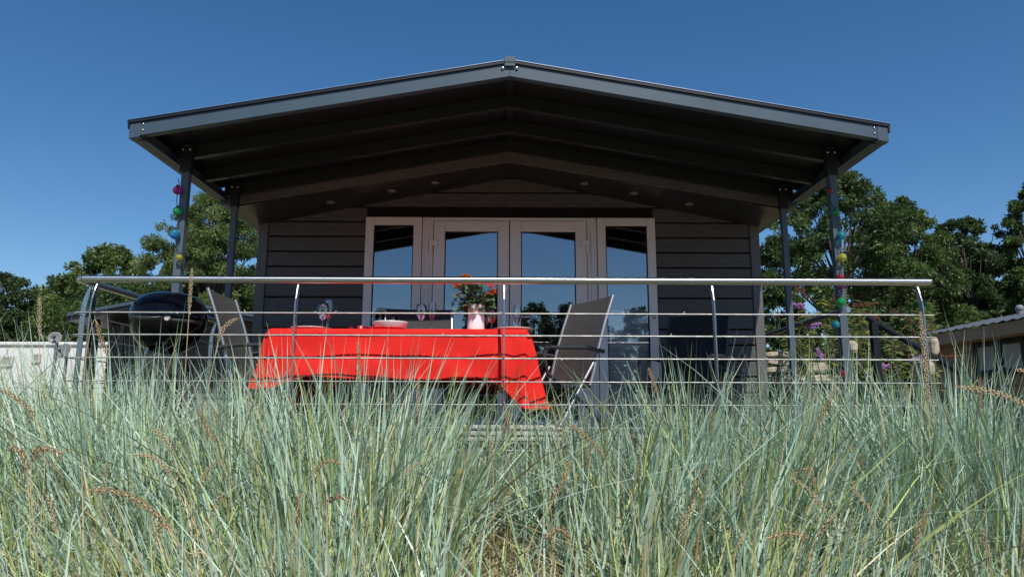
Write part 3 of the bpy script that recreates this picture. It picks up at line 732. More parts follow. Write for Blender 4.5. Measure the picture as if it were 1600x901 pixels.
# ------------------------------------------------------------------ kettle barbecue
BYc = 4.34; bc = P(264, 500, BYc); zr = P(264, 490, BYc - .2).z
bbq = thing('kettle_barbecue', 'round black kettle barbecue on silver legs at the left corner of the deck', 'barbecue', (bc.x, BYc, 0))
RB_ = 0.224
ztop = P(264, 457.5, BYc).z; zbot = P(264, 552, BYc).z
hl = ztop - zr; hb = zr - zbot
b = MB(); b.lathe([(RB_ * 1.012, -0.012), (RB_ * 1.015, 0.0)] + [(max(.002, RB_ * math.cos(a) ** .72), 0.012 + (hl - .012) * math.sin(a) ** .9) for a in np.linspace(0.02, math.pi / 2 - .002, 16)], (0, 0, zr), 56); lid = b.build('lid', M['enamel'], bbq)
b = MB(); b.lathe([(max(.002, RB_ * .985 * math.cos(a) ** .8), -hb * math.sin(a)) for a in np.linspace(math.pi / 2 - .001, 0.0, 16)] + [(RB_ * 1.0, 0.0)], (0, 0, zr - .002), 56); b.build('bowl', M['enamel'], bbq)
def arc(a0, a1, r, z, n=10): return [(r * math.cos(a), r * math.sin(a), z) for a in np.linspace(a0, a1, n)]
ha, hb_ = P(207, 496, BYc - RB_ - .02), P(258, 497, BYc - RB_ - .05); hz2 = ha.z; off_ = Vector((bc.x, BYc, 0))
ha, hb_ = ha - off_, hb_ - off_
b = MB(); b.tube([ha + Vector((.03, .09, .0)), ha, hb_, hb_ + Vector((.0, .06, 0))], .012, 12); hd = b.build('handle', M['handle'], bbq)
b = MB(); b.tube([(0, -.012, 0), (0, .008, 0)], .0145, 14)
o = b.build('handle_cap', M['cream'], hd); o.location = hb_ + Vector((.016, -.002, 0))
b = MB(); b.tube(arc(R(-60), R(-20), RB_ + .03, hz2 - .01), .010, 10); b.build('handle', M['handle'], bbq)
b = MB(); b.tube([(-.03, .03, ztop - .002), (-.03, .03, ztop + .004)], .04, 20); b.build('vent', M['handle'], lid)
for a, m_ in ((R(238), M['frameL']), (R(330), M['frame']), (R(90), M['frame'])):
    b = MB(); b.tube([(RB_ * .52 * math.cos(a), RB_ * .52 * math.sin(a), zbot + .05), (RB_ * 1.02 * math.cos(a), RB_ * 1.02 * math.sin(a), .015)], .0115, 12); b.build('leg', m_, bbq)
b = MB(); b.lathe([(.001, zbot - .16), (.13, zbot - .15), (.14, zbot - .12), (.142, zbot - .01)], (0, 0, 0), 30); b.build('ash_catcher', M['handle'], bbq)
b = MB(); b.tube([(.30 * math.cos(R(330)), .30 * math.sin(R(330)), .05), (.30 * math.cos(R(330)) + .03, .30 * math.sin(R(330)) + .02, .05)], .05, 20); b.build('wheel', M['handle'], bbq)
# box behind the barbecue legs
b = MB(); b.box((-.13, -.1, 0), (.13, .1, .33)); b.box((-.14, -.11, .33), (.14, .11, .36))
v = P(315, 560, 5.0); o = b.build('storage_box', mat('grey_plastic_box', (0.16, .18, .19), .5), None, .008); o.location = (v.x, 5.3, 0)
tag(o, 'grey plastic box with lid standing on the deck behind the barbecue and the left chair', 'box')

# ------------------------------------------------------------------ coloured globe garlands
def colglass(n, c): 
    m = mat(n, c, 0.08, transm=0.75, ior=1.35, coat=.6); return m
GC = {'magenta': colglass('magenta_globe', (0.75, .03, .30)), 'green': colglass('green_globe', (.03, .6, .15)), 'blue': colglass('blue_globe', (.05, .45, .8)),
      'yellow': colglass('yellow_globe', (.85, .8, .1)), 'red': colglass('red_globe', (.8, .03, .05)), 'purple': colglass('purple_globe', (.35, .06, .3)), 'teal': colglass('teal_globe', (.03, .5, .6))}
def garland(label, pts, Y):
    p0 = P(pts[0][0], pts[0][1] - 12, Y); g = thing('globe_garland', label, 'string lights', p0, group='globe light garlands on the front posts')
    ps = [p0] + [P(a, c, Y) for a, c, *_ in pts]
    b = MB(); full = []
    for i, q in enumerate(ps):
        full.append(q + Vector((0, .01, 0.03)))
        if i < len(ps) - 1: full.append(q.lerp(ps[i+1], .5) + Vector((.012 * (-1) ** i, .012, 0)))
    b.tube(full, .0025, 6); o = b.build('cable', M['handle'], g); o.location = -p0
    for (a, c, r_, col), q in zip(pts, ps[1:]):
        b = MB(); b.sphere((0, 0, 0), r_, 20); o = b.build('globe', GC[col], g); o.location = q - p0
        b = MB(); b.tube([(0, .0, r_ * .8), (0, .0, r_ * 1.3)], .010, 10); b.build('socket', M['handle'], o)
garland('garland of magenta, green, blue and yellow globes on the left front post above the barbecue',
        [(277, 297.5, .029, 'magenta'), (277, 330, .029, 'green'), (273, 366, .034, 'blue'), (280, 402, .022, 'yellow')], 4.49)
garland('garland of red, green, blue and yellow globes down the right front post',
        [(1297, 298, .018, 'red'), (1306, 332, .026, 'green'), (1314, 368, .030, 'teal'), (1316, 402, .028, 'yellow'), (1313, 433, .022, 'red'), (1315, 446, .026, 'purple'), (1314, 472, .030, 'green'), (1306, 507, .026, 'teal'), (1316, 584, .022, 'red')], 4.49)

# ------------------------------------------------------------------ neighbours
# left: gabled dark cabin
lc = thing('neighbour_cabin', 'low dark cabin with a shallow gable roof behind the barbecue', 'cabin', (P(250, 480, 16).x, 16, gz(-7, 16).item()))
Lo = -Vector(lc.location)
def nb(mb, name, m, root, parent=None, bevel=0.0):
    o = mb.build(name, m, parent or root, bevel)
    if parent is None: o.location = -Vector(root.location)
    return o
rz_ = P(250, 464, 16); el_, er_ = P(106, 490, 16), P(402, 492, 16)
b = MB()
for e in (el_, er_):
    pl = [(rz_.x, rz_.z), (e.x, e.z), (e.x, e.z - .17), (rz_.x, rz_.z - .17)]
    b.prism(pl if e is er_ else pl[::-1], 7, 'y', 16)
nb(b, 'roof', M['drip'], lc)
b = MB()
for e in (el_, er_):
    pl = [(rz_.x, rz_.z + .015), (e.x, e.z + .015), (e.x, e.z - .06), (rz_.x, rz_.z - .06)]
    b.prism(pl if e is er_ else pl[::-1], .03, 'y', 15.965)
nb(b, 'roof_edge', M['anth'], lc)
wl, wr = P(172, 500, 17.3), P(398, 500, 17.3)
b = MB(); z = -1.0
while z < 2.3:
    b.box((wl.x, 17.3, z), (wr.x, 17.33, z + .135)); z += .15
b.box((wl.x + .02, 17.34, -1), (wr.x - .02, 22, 2.3)); nb(b, 'wall', M['dclad'], lc)
b = MB(); v = P(190, 540, 16.2); b.box((v.x - .05, 16.15, -.8), (v.x + .05, 16.25, 2.2)); nb(b, 'veranda_post', M['dframe'], lc)
v = P(148, 540, 16.2); b = MB(); b.box((v.x - .05, 16.15, -.8), (v.x + .05, 16.25, 2.3)); nb(b, 'veranda_post', M['dframe'], lc)
# caravan with dishes
cx0, cx1 = P(-60, 540, 20), P(171, 540, 20)
zt0 = P(60, 534, 20).z
cv = thing('caravan', 'long white static caravan at the left edge of the picture', 'caravan', (cx0.x, 20, -.76))
b = MB(); b.box((cx0.x, 20, -.45), (cx1.x, 22.4, zt0 - .04)); o = nb(b, 'body', M['white'], cv, bevel=.06)
b = MB(); b.box((cx0.x - .05, 19.93, zt0 - .1), (cx1.x + .05, 22.45, zt0)); nb(b, 'roof', M['white'], cv, bevel=.03)
b = MB()
for i in range(7): b.box((cx0.x + .03, 19.985, -.2 + i * .17), (cx1.x - .03, 19.997, -.2 + i * .17 + .015))
nb(b, 'side_ribs', M['cream'], cv)
for px0, px1, py0, py1 in ((2, 22, 556, 572), (50, 65, 552, 566)):
    a = P(px0, py1, 19.98); c = P(px1, py0, 19.98); b = MB(); frame_rect(b, a.x, a.z, c.x, c.z, .05, 19.94, 19.98)
    f = nb(b, 'window_frame', M['cream'], cv); b = MB(); b.box((a.x + .05, 19.955, a.z + .05), (c.x - .05, 19.965, c.z - .05)); b.build('pane', M['curtain'], f)
def dish(px, py, Y, rad, label, px2, tilt):
    c = P(px, py, Y); gzv = gz(c.x, Y).item(); d = thing('satellite_dish', label, 'satellite dish', (c.x, Y, gzv), group='satellite dishes by the caravan')
    b = MB(); b.lathe([(.001, 0.0), (rad * .4, rad * .04), (rad * .75, rad * .13), (rad, rad * .24), (rad * 1.01, rad * .23), (rad * .75, rad * .11), (rad * .4, rad * .02), (.001, -.02)], (0, 0, 0), 28)
    o = b.build('reflector', M['dish'], d); o.location = (0, 0, c.z - gzv); o.rotation_euler = (R(75), 0, R(tilt))
    b = MB(); b.tube([(0, .06, 0), (0, .06, c.z - gzv)], .03, 10); b.build('mast', M['frameL'], d)
    b = MB(); q = Vector((math.sin(R(tilt)) * rad * .9, -math.cos(R(tilt)) * rad * .9, c.z - gzv + rad * .1)); b.tube([(0, 0, c.z - gzv - rad * .8), q], .012, 6); b.sphere(q, .035, 8); b.build('receiver_arm', M['handle'], d)
dish(86, 528, 12.0, .105, 'small round grey satellite dish on a mast above the caravan roof line', 0, 20)
dish(102, 549, 14.0, .16, 'wider grey satellite dish lower down beside the railing corner', 0, -15)

# right: taupe cabin with tiled roof
rc_ = thing('neighbour_cabin', 'taupe clad cabin with a ribbed metal roof and dark framed window at the right edge', 'cabin', (7.9, 9, -.8))
ya, yb = 6.4, 13.4
NX = 7.95
ze = P(1455, 522, 13.4).z - 0.27
b = MB(); z = -1.0
while z < ze - .1:
    b.box((NX, ya, z), (NX + .03, yb, z + .135)); z += .15
b.box((NX + .035, ya + .05, -1), (NX + 4.3, yb, ze - .05)); nb(b, 'wall', M['bclad'], rc_)
b = MB(); b.box((NX - .34, ya - .2, ze - .05), (NX - .31, yb + .3, ze + .14)); b.box((NX - .31, ya - .2, ze - .05), (NX, yb + .3, ze - .03)); nb(b, 'eave_board', M['bclad'], rc_)
b = MB(); vs = []; fs = []; ny = 150
for i in range(ny + 1):
    y = ya - .3 + (yb - ya + .7) * i / ny; ww = .028 * (0.5 + .5 * math.cos(i / ny * (yb - ya) / .2 * 2 * math.pi)) 
    for k in range(12):
        x = NX - .38 + k * .2; vs.append((x, y, ze + .15 + ww * .8 + (k * .2) * .21 + .012 * (k % 2)))
fs = [(i*12+k, i*12+k+1, (i+1)*12+k+1, (i+1)*12+k) for i in range(ny) for k in range(11)]
b.add(vs, fs, True); nb(b, 'roof', M['tile'], rc_)
b = MB(); v = P(1542, 486, 12.3); b.tube([(v.x + 0.6, 12.3, ze + .3), (v.x + .6, 12.3, ze + .62)], .06, 12); b.sphere((v.x + .6, 12.3, ze + .62), .075, 12); nb(b, 'roof_vent', M['dish'], rc_)
# windows on the wall x = NX
def onx(px, py, X):
    v = CM @ Vector(((px - 800) / FPX, (450.5 - py) / FPX, -1)); t = X / v.x; return Vector((X, v.y * t, CAMZ + v.z * t))
wa, wb2 = onx(1527, 588, NX), onx(1527, 533, NX); y1w = wa.y; zb = wa.z; zt_ = onx(1527, 535, NX).z; y0w = onx(1625, 540, NX).y
ymid = onx(1563, 560, NX).y
for q0, q1 in ((ymid, y1w), (onx(1606, 560, NX).y, ymid)):
    b = MB()
    b.box((NX - .03, q0, zb), (NX + .03, q0 + .085, zt_)); b.box((NX - .03, q1 - .085, zb), (NX + .03, q1 - .001, zt_))
    b.box((NX - .03, q0 + .085, zb), (NX + .03, q1 - .085, zb + .09)); b.box((NX - .03, q0 + .085, zt_ - .09), (NX + .03, q1 - .085, zt_))
    f = nb(b, 'window_frame', M['dframe'], rc_)
    b = MB(); b.box((NX - .012, q0 + .085, zb + .09), (NX - .008, q1 - .085, zt_ - .09)); b.build('pane', M['curtain'], f)

# pale stones seen behind the right of the railing
stones = [(1213, 554, 6.6, .22, .05), (1222, 566, 6.55, .30, .05), (1216, 578, 6.55, .26, .06), (1236, 590, 6.5, .3, .06), (1274, 575, 6.6, .2, .10), (1283, 592, 6.6, .22, .08)]
for i, (px_, py_, Y, w_, h_) in enumerate(stones + [(1325, 543, 5.9, .085, .11), (1451, 542, 5.6, .06, .15), (1443, 576, 5.5, .10, .12)]):
    c = P(px_, py_, Y); b = MB(); r2 = random.Random(i + 3); vs = []; n_ = 7
    for a in range(n_ + 1):
        for k in range(14):
            w = 2 * math.pi * k / 14; ph = -math.pi / 2 + math.pi * a / n_
            sx = math.copysign(abs(math.cos(w)) ** .45, math.cos(w)) * abs(math.cos(ph)) ** .35; sy = math.copysign(abs(math.sin(w)) ** .45, math.sin(w)) * abs(math.cos(ph)) ** .35
            j = 1 + r2.uniform(-.1, .1); vs.append((sx * w_ / 2 * j, sy * .08 * j, math.copysign(abs(math.sin(ph)) ** .5, math.sin(ph)) * h_ / 2 * (1 + r2.uniform(-.1, .1))))
    b.add(vs, [(a*14+k, a*14+(k+1) % 14, (a+1)*14+(k+1) % 14, (a+1)*14+k) for a in range(n_) for k in range(14)])
    o = b.build('stone_block', M['stone']); o.location = c; o.rotation_euler = (0, r2.uniform(-.08, .08), r2.uniform(-.3, .3))
    lb = ['flat pale stone slab on top of the pile by the right cabin corner', 'long pale stone second from the top of the pile by the cabin corner', 'pale stone in the middle of the pile by the cabin corner', 'lowest long pale stone of the pile by the cabin corner',
          'thick pale stone between the two right posts, upper one', 'thick pale stone between the two right posts, lower one', 'small cream block beside the right front post under the handrail tip', 'narrow cream stone to the right of the end railing post, upper one', 'square cream block behind the end railing post, lower one'][i]
    tag(o, lb, 'stone', 'pale stone blocks right of the cabin')
# supports under the blocks: the low pillar wall they belong to
M['wallst'] = mat('rough_garden_wall', (0.16, .14, .11), .95, noise=.3, nscale=10, bump=.8, bscale=18)
b = MB(); b.box((2.55, 6.58, -.8), (3.3, 6.78, P(1216, 586, 6.6).z)); tag(b.build('garden_wall', M['wallst'], None, .02), 'low rough stone wall under the pale slabs behind the right posts', 'wall')
for (px_, py_, Y) in ((1325, 549, 5.96), (1451, 551, 5.66), (1443, 583, 5.58)):
    c = P(px_, py_, Y); b = MB(); b.box((c.x - .03, Y - .0, -.9), (c.x + .03, Y + .06, c.z + .01)); o = b.build('wooden_stake', M['bark'], None, .004)
    tag(o, 'rough stake carrying the cream block %s' % ('beside the front post' if px_ == 1325 else ('right of the end post' if px_ == 1451 else 'behind the end post')), 'stake', 'stakes under the cream blocks')

# ------------------------------------------------------------------ trees
def crown_mesh(name, seed, cl, leaf, nleaf, colA, colB, droop=0.0, parent=None, elong=1.9):
    """cl: list of clumps (x,y,z,r). one mesh of many small leaf faces"""
    g = np.random.default_rng(seed); cl = np.array(cl); w = cl[:, 3] ** 2; w = w / w.sum()
    idx = g.choice(len(cl), nleaf, p=w); c = cl[idx]
    d = g.normal(size=(nleaf, 3)); d /= np.linalg.norm(d, axis=1)[:, None]
    rad = g.random(nleaf) ** 0.45; p = c[:, :3] + d * (c[:, 3] * rad)[:, None] * np.array([1, 1, .72])
    # leaf frame
    a = g.normal(size=(nleaf, 3)) + d * .7; a[:, 2] -= .3 + droop; a /= np.linalg.norm(a, axis=1)[:, None]
    u = g.normal(size=(nleaf, 3)); u -= (u * a).sum(1)[:, None] * a; u /= np.linalg.norm(u, axis=1)[:, None]
    L = leaf * g.uniform(.6, 1.35, nleaf); W_ = L / elong
    n_ = np.cross(a, u)
    V = np.stack([p, p + a * (L * .45)[:, None] + u * (W_ * .5)[:, None] + n_ * (L * .08)[:, None], p + a * L[:, None], p + a * (L * .45)[:, None] - u * (W_ * .5)[:, None] + n_ * (L * .08)[:, None]], 1).reshape(-1, 3)
    F = np.arange(nleaf * 4).reshape(-1, 4)
    ct = g.random(len(cl))[idx]; t = np.clip(ct * .6 + g.random(nleaf) * .4, 0, 1)[:, None]
    tint = np.array(colA) * (1 - t) + np.array(colB) * t
    return npmesh(name, V, F, M['leaf'], np.repeat(tint, 4, 0), parent, smooth=False)
def make_tree(label, seed, h, rw, base, leaf, nleaf, colA, colB, shape='round', droop=0.0, loc=(0, 0, 0), group=None, nm='tree', ncl=110, elong=1.9, gap=1.0):
    ncl = int(ncl * 2.4); leaf *= .66; nleaf = int(nleaf * 2.2)
    r_ = random.Random(seed); t = thing(nm, label, 'tree', loc, group=group)
    b = MB(); lean = Vector((r_.uniform(-.05, .05) * h, r_.uniform(-.05, .05) * h, 0))
    trunk = [lean * (k / 6) ** 1.5 + Vector((0.05 * math.sin(k * 2), 0, h * .82 * k / 6)) for k in range(7)]
    tr = 0.028 * h; b.tube(trunk, [tr * (1.25 - k / 6 * 1.05) for k in range(7)], 10)
    cl = []
    for i in range(ncl):
        zz = base + (h - base) * (r_.random() ** .85)
        f = (zz - base) / (h - base)
        prof = math.sqrt(max(0.02, 1 - (2 * f * .93 - .86) ** 2)) if shape == 'round' else (max(.06, (1 - f) ** .75) if shape == 'cone' else math.sqrt(max(.03, 1 - (f * 1.0) ** 2.6)) * (.55 + .45 * min(1, f * 3)))
        ang = r_.uniform(0, 2 * math.pi); lob = 1 + .18 * math.sin(ang * 3 + seed) + .12 * math.sin(ang * 5 + zz * 1.3)
        out = r_.random() < .22
        rr = rw * prof * lob * (r_.uniform(.25, 1.0) ** .5) * (r_.uniform(1.0, 1.16) if out else 1); zz += r_.uniform(-.02, .045) * h * out
        cr = rw * r_.uniform(.08, .19) * (.75 if f > .8 else 1) * gap * (.6 if out else 1)
        c = Vector((rr * math.cos(ang), rr * math.sin(ang), zz)) + lean * f
        cl.append((c.x, c.y, c.z, cr))
        if i % 5 == 0:
            k = min(5, int(f * 5)); s0 = trunk[max(1, k)]
            if s0.z > c.z: s0 = trunk[max(1, k - 2)]
            mid = s0.lerp(c, .5) + Vector((0, 0, -.04 * h * r_.random()))
            b.tube([s0, mid, c], [tr * .22, tr * .12, tr * .03], 5)
    b.build('trunk', M['bark'], t)
    crown_mesh('crown', seed, cl, leaf, nleaf, colA, colB, droop, t, elong)
    return t
def ht(px, py, Y): return P(px, py, Y)
def tree_at(label, px, py, Y, rpx, seed, **k):
    top = P(px, py, Y); g0 = gz(top.x, Y).item() - .1; h = top.z - g0; rw = rpx * Y / FPX
    return make_tree(label, seed, h, rw, k.pop('base', .12) * h, loc=(top.x, Y, g0), **k)
dk = ((.030, .056, .018), (.085, .135, .038)); md = ((.044, .08, .02), (.13, .21, .05)); yl = ((.07, .105, .026), (.20, .26, .07))
TG = 'trees behind the cabins'
tree_at('dark dense tree at the left edge behind the white caravan', 18, 432, 38, 75, 1, leaf=.26, nleaf=16000, colA=dk[0], colB=dk[1], shape='flat', group=TG, ncl=120)
tree_at('dark tree between the left edge tree and the rounded green tree', 88, 436, 39, 55, 2, leaf=.26, nleaf=14000, colA=dk[0], colB=dk[1], shape='flat', group=TG, ncl=110)
tree_at('rounded lighter green tree behind the left railing corner', 182, 391, 34, 90, 3, leaf=.24, nleaf=26000, colA=md[0], colB=yl[1], shape='flat', group=TG, ncl=150)
tree_at('feathery tall green tree left of the cabin behind the two posts', 352, 314, 26, 104, 4, leaf=.19, nleaf=46000, colA=md[0], colB=yl[1], shape='flat', droop=.7, elong=3.0, group=TG, ncl=170)
tree_at('low dark tree filling the gap under the feathery tree', 262, 420, 31, 60, 5, leaf=.24, nleaf=14000, colA=dk[0], colB=md[1], shape='flat', group=TG, ncl=100)
tree_at('tall leafy tree rising directly right of the cabin wall', 1296, 270, 21, 118, 6, leaf=.17, nleaf=34000, colA=dk[0], colB=md[1], shape='round', base=.08, group=TG, ncl=200, gap=.85)
tree_at('broad green tree right of the right front post', 1398, 322, 24, 100, 7, leaf=.18, nleaf=36000, colA=dk[0], colB=md[1], shape='flat', group=TG, ncl=170, gap=.9)
tree_at('dark layered tree with sky gaps above the taupe cabin', 1515, 340, 27, 98, 8, leaf=.19, nleaf=30000, colA=dk[0], colB=dk[1], shape='flat', base=.1, group=TG, ncl=110, gap=.85)
tree_at('dark tree leaning in at the right edge of the picture', 1610, 292, 26, 72, 9, leaf=.19, nleaf=22000, colA=dk[0], colB=md[1], shape='flat', base=.15, group=TG, ncl=110, gap=.85)
tree_at('low bushy tree behind the taupe cabin roof', 1465, 372, 29, 88, 10, leaf=.22, nleaf=24000, colA=dk[0], colB=dk[1], shape='flat', group=TG, ncl=110)
tree_at('dense hedge shrub filling the gap between the cabin wall and the butterfly bush', 1218, 446, 13, 70, 12, leaf=.13, nleaf=12000, colA=dk[0], colB=md[1], shape='flat', base=.02, group='hedge shrubs behind the cabins', ncl=80, nm='hedge_shrub')
tree_at('dense dark hedge shrub behind the butterfly bush and the black banister', 1400, 492, 15, 120, 13, leaf=.13, nleaf=16000, colA=dk[0], colB=dk[1], shape='flat', base=.02, group='hedge shrubs behind the cabins', ncl=110, nm='hedge_shrub')
tree_at('dark hedge shrub right behind the roof of the low dark cabin', 200, 440, 29, 110, 14, leaf=.2, nleaf=16000, colA=dk[0], colB=md[1], shape='flat', base=.02, group='hedge shrubs behind the cabins', ncl=100, nm='hedge_shrub')
tree_at('dark hedge shrub between the barbecue and the left folding chair', 340, 430, 28, 110, 15, leaf=.2, nleaf=16000, colA=dk[0], colB=md[1], shape='flat', base=.02, group='hedge shrubs behind the cabins', ncl=100, nm='hedge_shrub')
# trees behind the camera, seen mirrored in the glass doors
proto = None; r5 = random.Random(5)
for i in range(34):
    x = -38 + i * 2.3 + r5.uniform(-1.5, 1.5); y = -46 - r5.uniform(0, 10)
    g0 = gz(x, y).item()
    if proto is None:
        proto = make_tree('dark tree of the row mirrored in the glass doors', 21, 9.8, 3.3, .1, .36, 6000, dk[0], dk[1], shape='flat', loc=(x, y, g0), group='tree row mirrored in the glass doors', ncl=90); 
    else: dup(proto, None, (x, y, g0), r5.uniform(0, 6), None, (1.0, 1.0, r5.uniform(.80, 1.15)))

for i in range(12):
    x = (-34 - i * 4.5) if i < 8 else (26 + (i - 8) * 4.6); y = 36 + r5.uniform(-4, 6) - 2.0 * (i if i < 8 else i - 8)
    dup(proto, None, (x, y, gz(x, y).item()), r5.uniform(0, 6), 'dark tree of the woodland edge that continues past the trees behind the cabins', (1.25, 1.25, r5.uniform(.8, 1.1)))['group'] = 'woodland edge past the cabins'

# ------------------------------------------------------------------ butterfly bush
bush = thing('butterfly_bush', 'butterfly bush with yellow green leaves and purple flower spikes behind the right posts', 'shrub', (3.6, 6.5, -.7))
r6 = random.Random(9); stb = MB(); lv = []; lf = []; lt = []
tips = []
for i in range(46):
    px_ = r6.uniform(1228, 1465); top = 470 + abs(px_ - 1330) * .22 + r6.uniform(-18, 60)
    Y = r6.uniform(6.0, 7.3); tip = P(px_, top, Y); bs = Vector((tip.x * .75 + 3.5 * .25 + r6.uniform(-.2, .2), Y + r6.uniform(-.2, .2), -.7))
    mid = bs.lerp(tip, .55) + Vector((r6.uniform(-.08, .08), 0, .1)); pts = [bs.lerp(mid, k / 4) for k in range(4)] + [mid.lerp(tip, k / 4) for k in range(5)]
    stb.tube(pts, [.009 - .0008 * k for k in range(9)], 5); tips.append((tip, (tip - mid).normalized()))
    for k in range(46):
        q = r6.random() ** .7; p = pts[min(8, int(q * 8))].lerp(pts[min(8, int(q * 8) + 1)], q * 8 % 1); a = r6.uniform(0, 6.3)
        d = Vector((math.cos(a), math.sin(a), r6.uniform(-.5, .4))); t_ = r6.random()
        col = (.10 + .16 * t_, .15 + .17 * t_, .03 + .04 * t_) if r6.random() > .06 else (.5, .38, .05)
        leafq(p, d, Vector((0, 0, 1)), r6.uniform(.06, .13), r6.uniform(.018, .032), col, lv, lf, lt)
o = stb.build('stems', M['bark'], bush); o.location = -Vector(bush.location)
o = npmesh('leaves', np.array([tuple(v) for v in lv]), np.array(lf), M['leaf'], np.array(lt), bush); o.location = -Vector(bush.location)
Mpur = mat('purple_floret', (.36, .17, .40), .7, noise=.25, nscale=80); Mbr = mat('spent_floret', (.14, .06, .03), .9, noise=.3, nscale=80)
def spike(p, d, L, rad, m_, name):
    b = MB(); r7 = random.Random(int(p.x * 1000) + int(p.z * 777)); d = d.normalized()
    for k in range(90):
        t_ = r7.random(); rr = rad * (1 - t_ * .75) * r7.uniform(.4, 1); a = r7.uniform(0, 6.3)
        u = d.orthogonal().normalized(); w = d.cross(u); c = p + d * L * t_ + u * rr * math.cos(a) + w * rr * math.sin(a); s_ = r7.uniform(.006, .011)
        b.add([c + Vector((s_, 0, 0)), c + Vector((-s_, 0, 0)), c + Vector((0, s_, 0)), c + Vector((0, -s_, 0)), c + Vector((0, 0, s_)), c + Vector((0, 0, -s_))],
              [(0, 2, 4), (2, 1, 4), (1, 3, 4), (3, 0, 4), (2, 0, 5), (1, 2, 5), (3, 1, 5), (0, 3, 5)])
    o = b.build(name, m_, bush); o.location = -Vector(bush.location)
for px_, py_, dx, dz, L in ((1256, 480, -1, .3, .10), (1262, 512, 1, .3, .12), (1372, 574, 1, .2, .10), (1440, 560, -1, -.2, .12), (1285, 560, -.5, 1, .10)):
    spike(P(px_, py_, 5.95), Vector((dx, 0, dz)), L, .032, Mpur, 'flower_spike')
for px_, py_, dx, dz, L in ((1268, 470, -1, .8, .20), (1300, 472, .3, .6, .14), (1330, 478, 1, .1, .26), (1395, 485, 1, -.6, .26), (1425, 515, .5, -1, .18), (1375, 500, -1, .5, .16), (1505, 557, -1, .02, .2), (1258, 455, -1, .5, .22)):
    spike(P(px_, py_, 6.3), Vector((dx, 0, dz)), L, .024, Mbr, 'spent_spike')

# ------------------------------------------------------------------ lyme grass
def blades(name, X, Y, Z, H, lean, width, tint, segs=6, droop=None, seed=1, m=None):
    g = np.random.default_rng(seed); n = len(X)
    if droop is None: droop = g.uniform(.1, .9, n)
    ang = g.uniform(0, 2 * np.pi, n)
    spread = np.abs(g.normal(0, .24, n)); far = g.random(n) < .16; spread = np.where(far, g.uniform(.4, 1.3, n), spread)
    dx = np.cos(ang) * spread + lean[:, 0]; dy = np.sin(ang) * spread + lean[:, 1]
    hd = np.stack([dx, dy], 1); hn = np.linalg.norm(hd, axis=1) + 1e-6
    t = np.linspace(0, 1, segs + 1)[None, :]
    bend = (hn[:, None] * t * (0.55 + droop[:, None] * 1.1 * t))       # horizontal travel / height
    kink = g.random(n) < .07; kp = g.uniform(.5, .85, n)
    fz = t * (1 - .28 * droop[:, None] * hn[:, None] * t)
    after = np.clip(t - kp[:, None], 0, 1) * kink[:, None]
    fz = fz - after * 1.5; bend = bend + after * .75
    px = X[:, None] + hd[:, :1] / hn[:, None] * bend * H[:, None]; py = Y[:, None] + hd[:, 1:] / hn[:, None] * bend * H[:, None]
    pz = Z[:, None] + fz * H[:, None]
    wob = g.normal(0, .012, (n, 1)) * np.sin(t * 5 + g.uniform(0, 6, (n, 1))); px = px + wob
    fa = g.normal(0, .75, n)                                      # blade face direction, with a twist
    tw = fa[:, None] + t * g.normal(0, 1.2, (n, 1))
    wp = width[:, None] * np.clip(1.0 - t ** 2.2, 0.03, 1) * (0.75 + .25 * np.minimum(1, t * 4)) * .5
    ox, oy = np.cos(tw) * wp, np.sin(tw) * wp
    V = np.stack([np.stack([px - ox, py - oy, pz], -1), np.stack([px + ox, py + oy, pz], -1)], 2).reshape(-1, 3)
    base = (np.arange(n) * (segs + 1) * 2)[:, None, None]; k = (np.arange(segs) * 2)[None, :, None]
    F = (base + k + np.array([0, 1, 3, 2])[None, None, :]).reshape(-1, 4)
    T = np.repeat(tint, (segs + 1) * 2, 0)
    return npmesh(name, V, F, m or M['grass'], T)

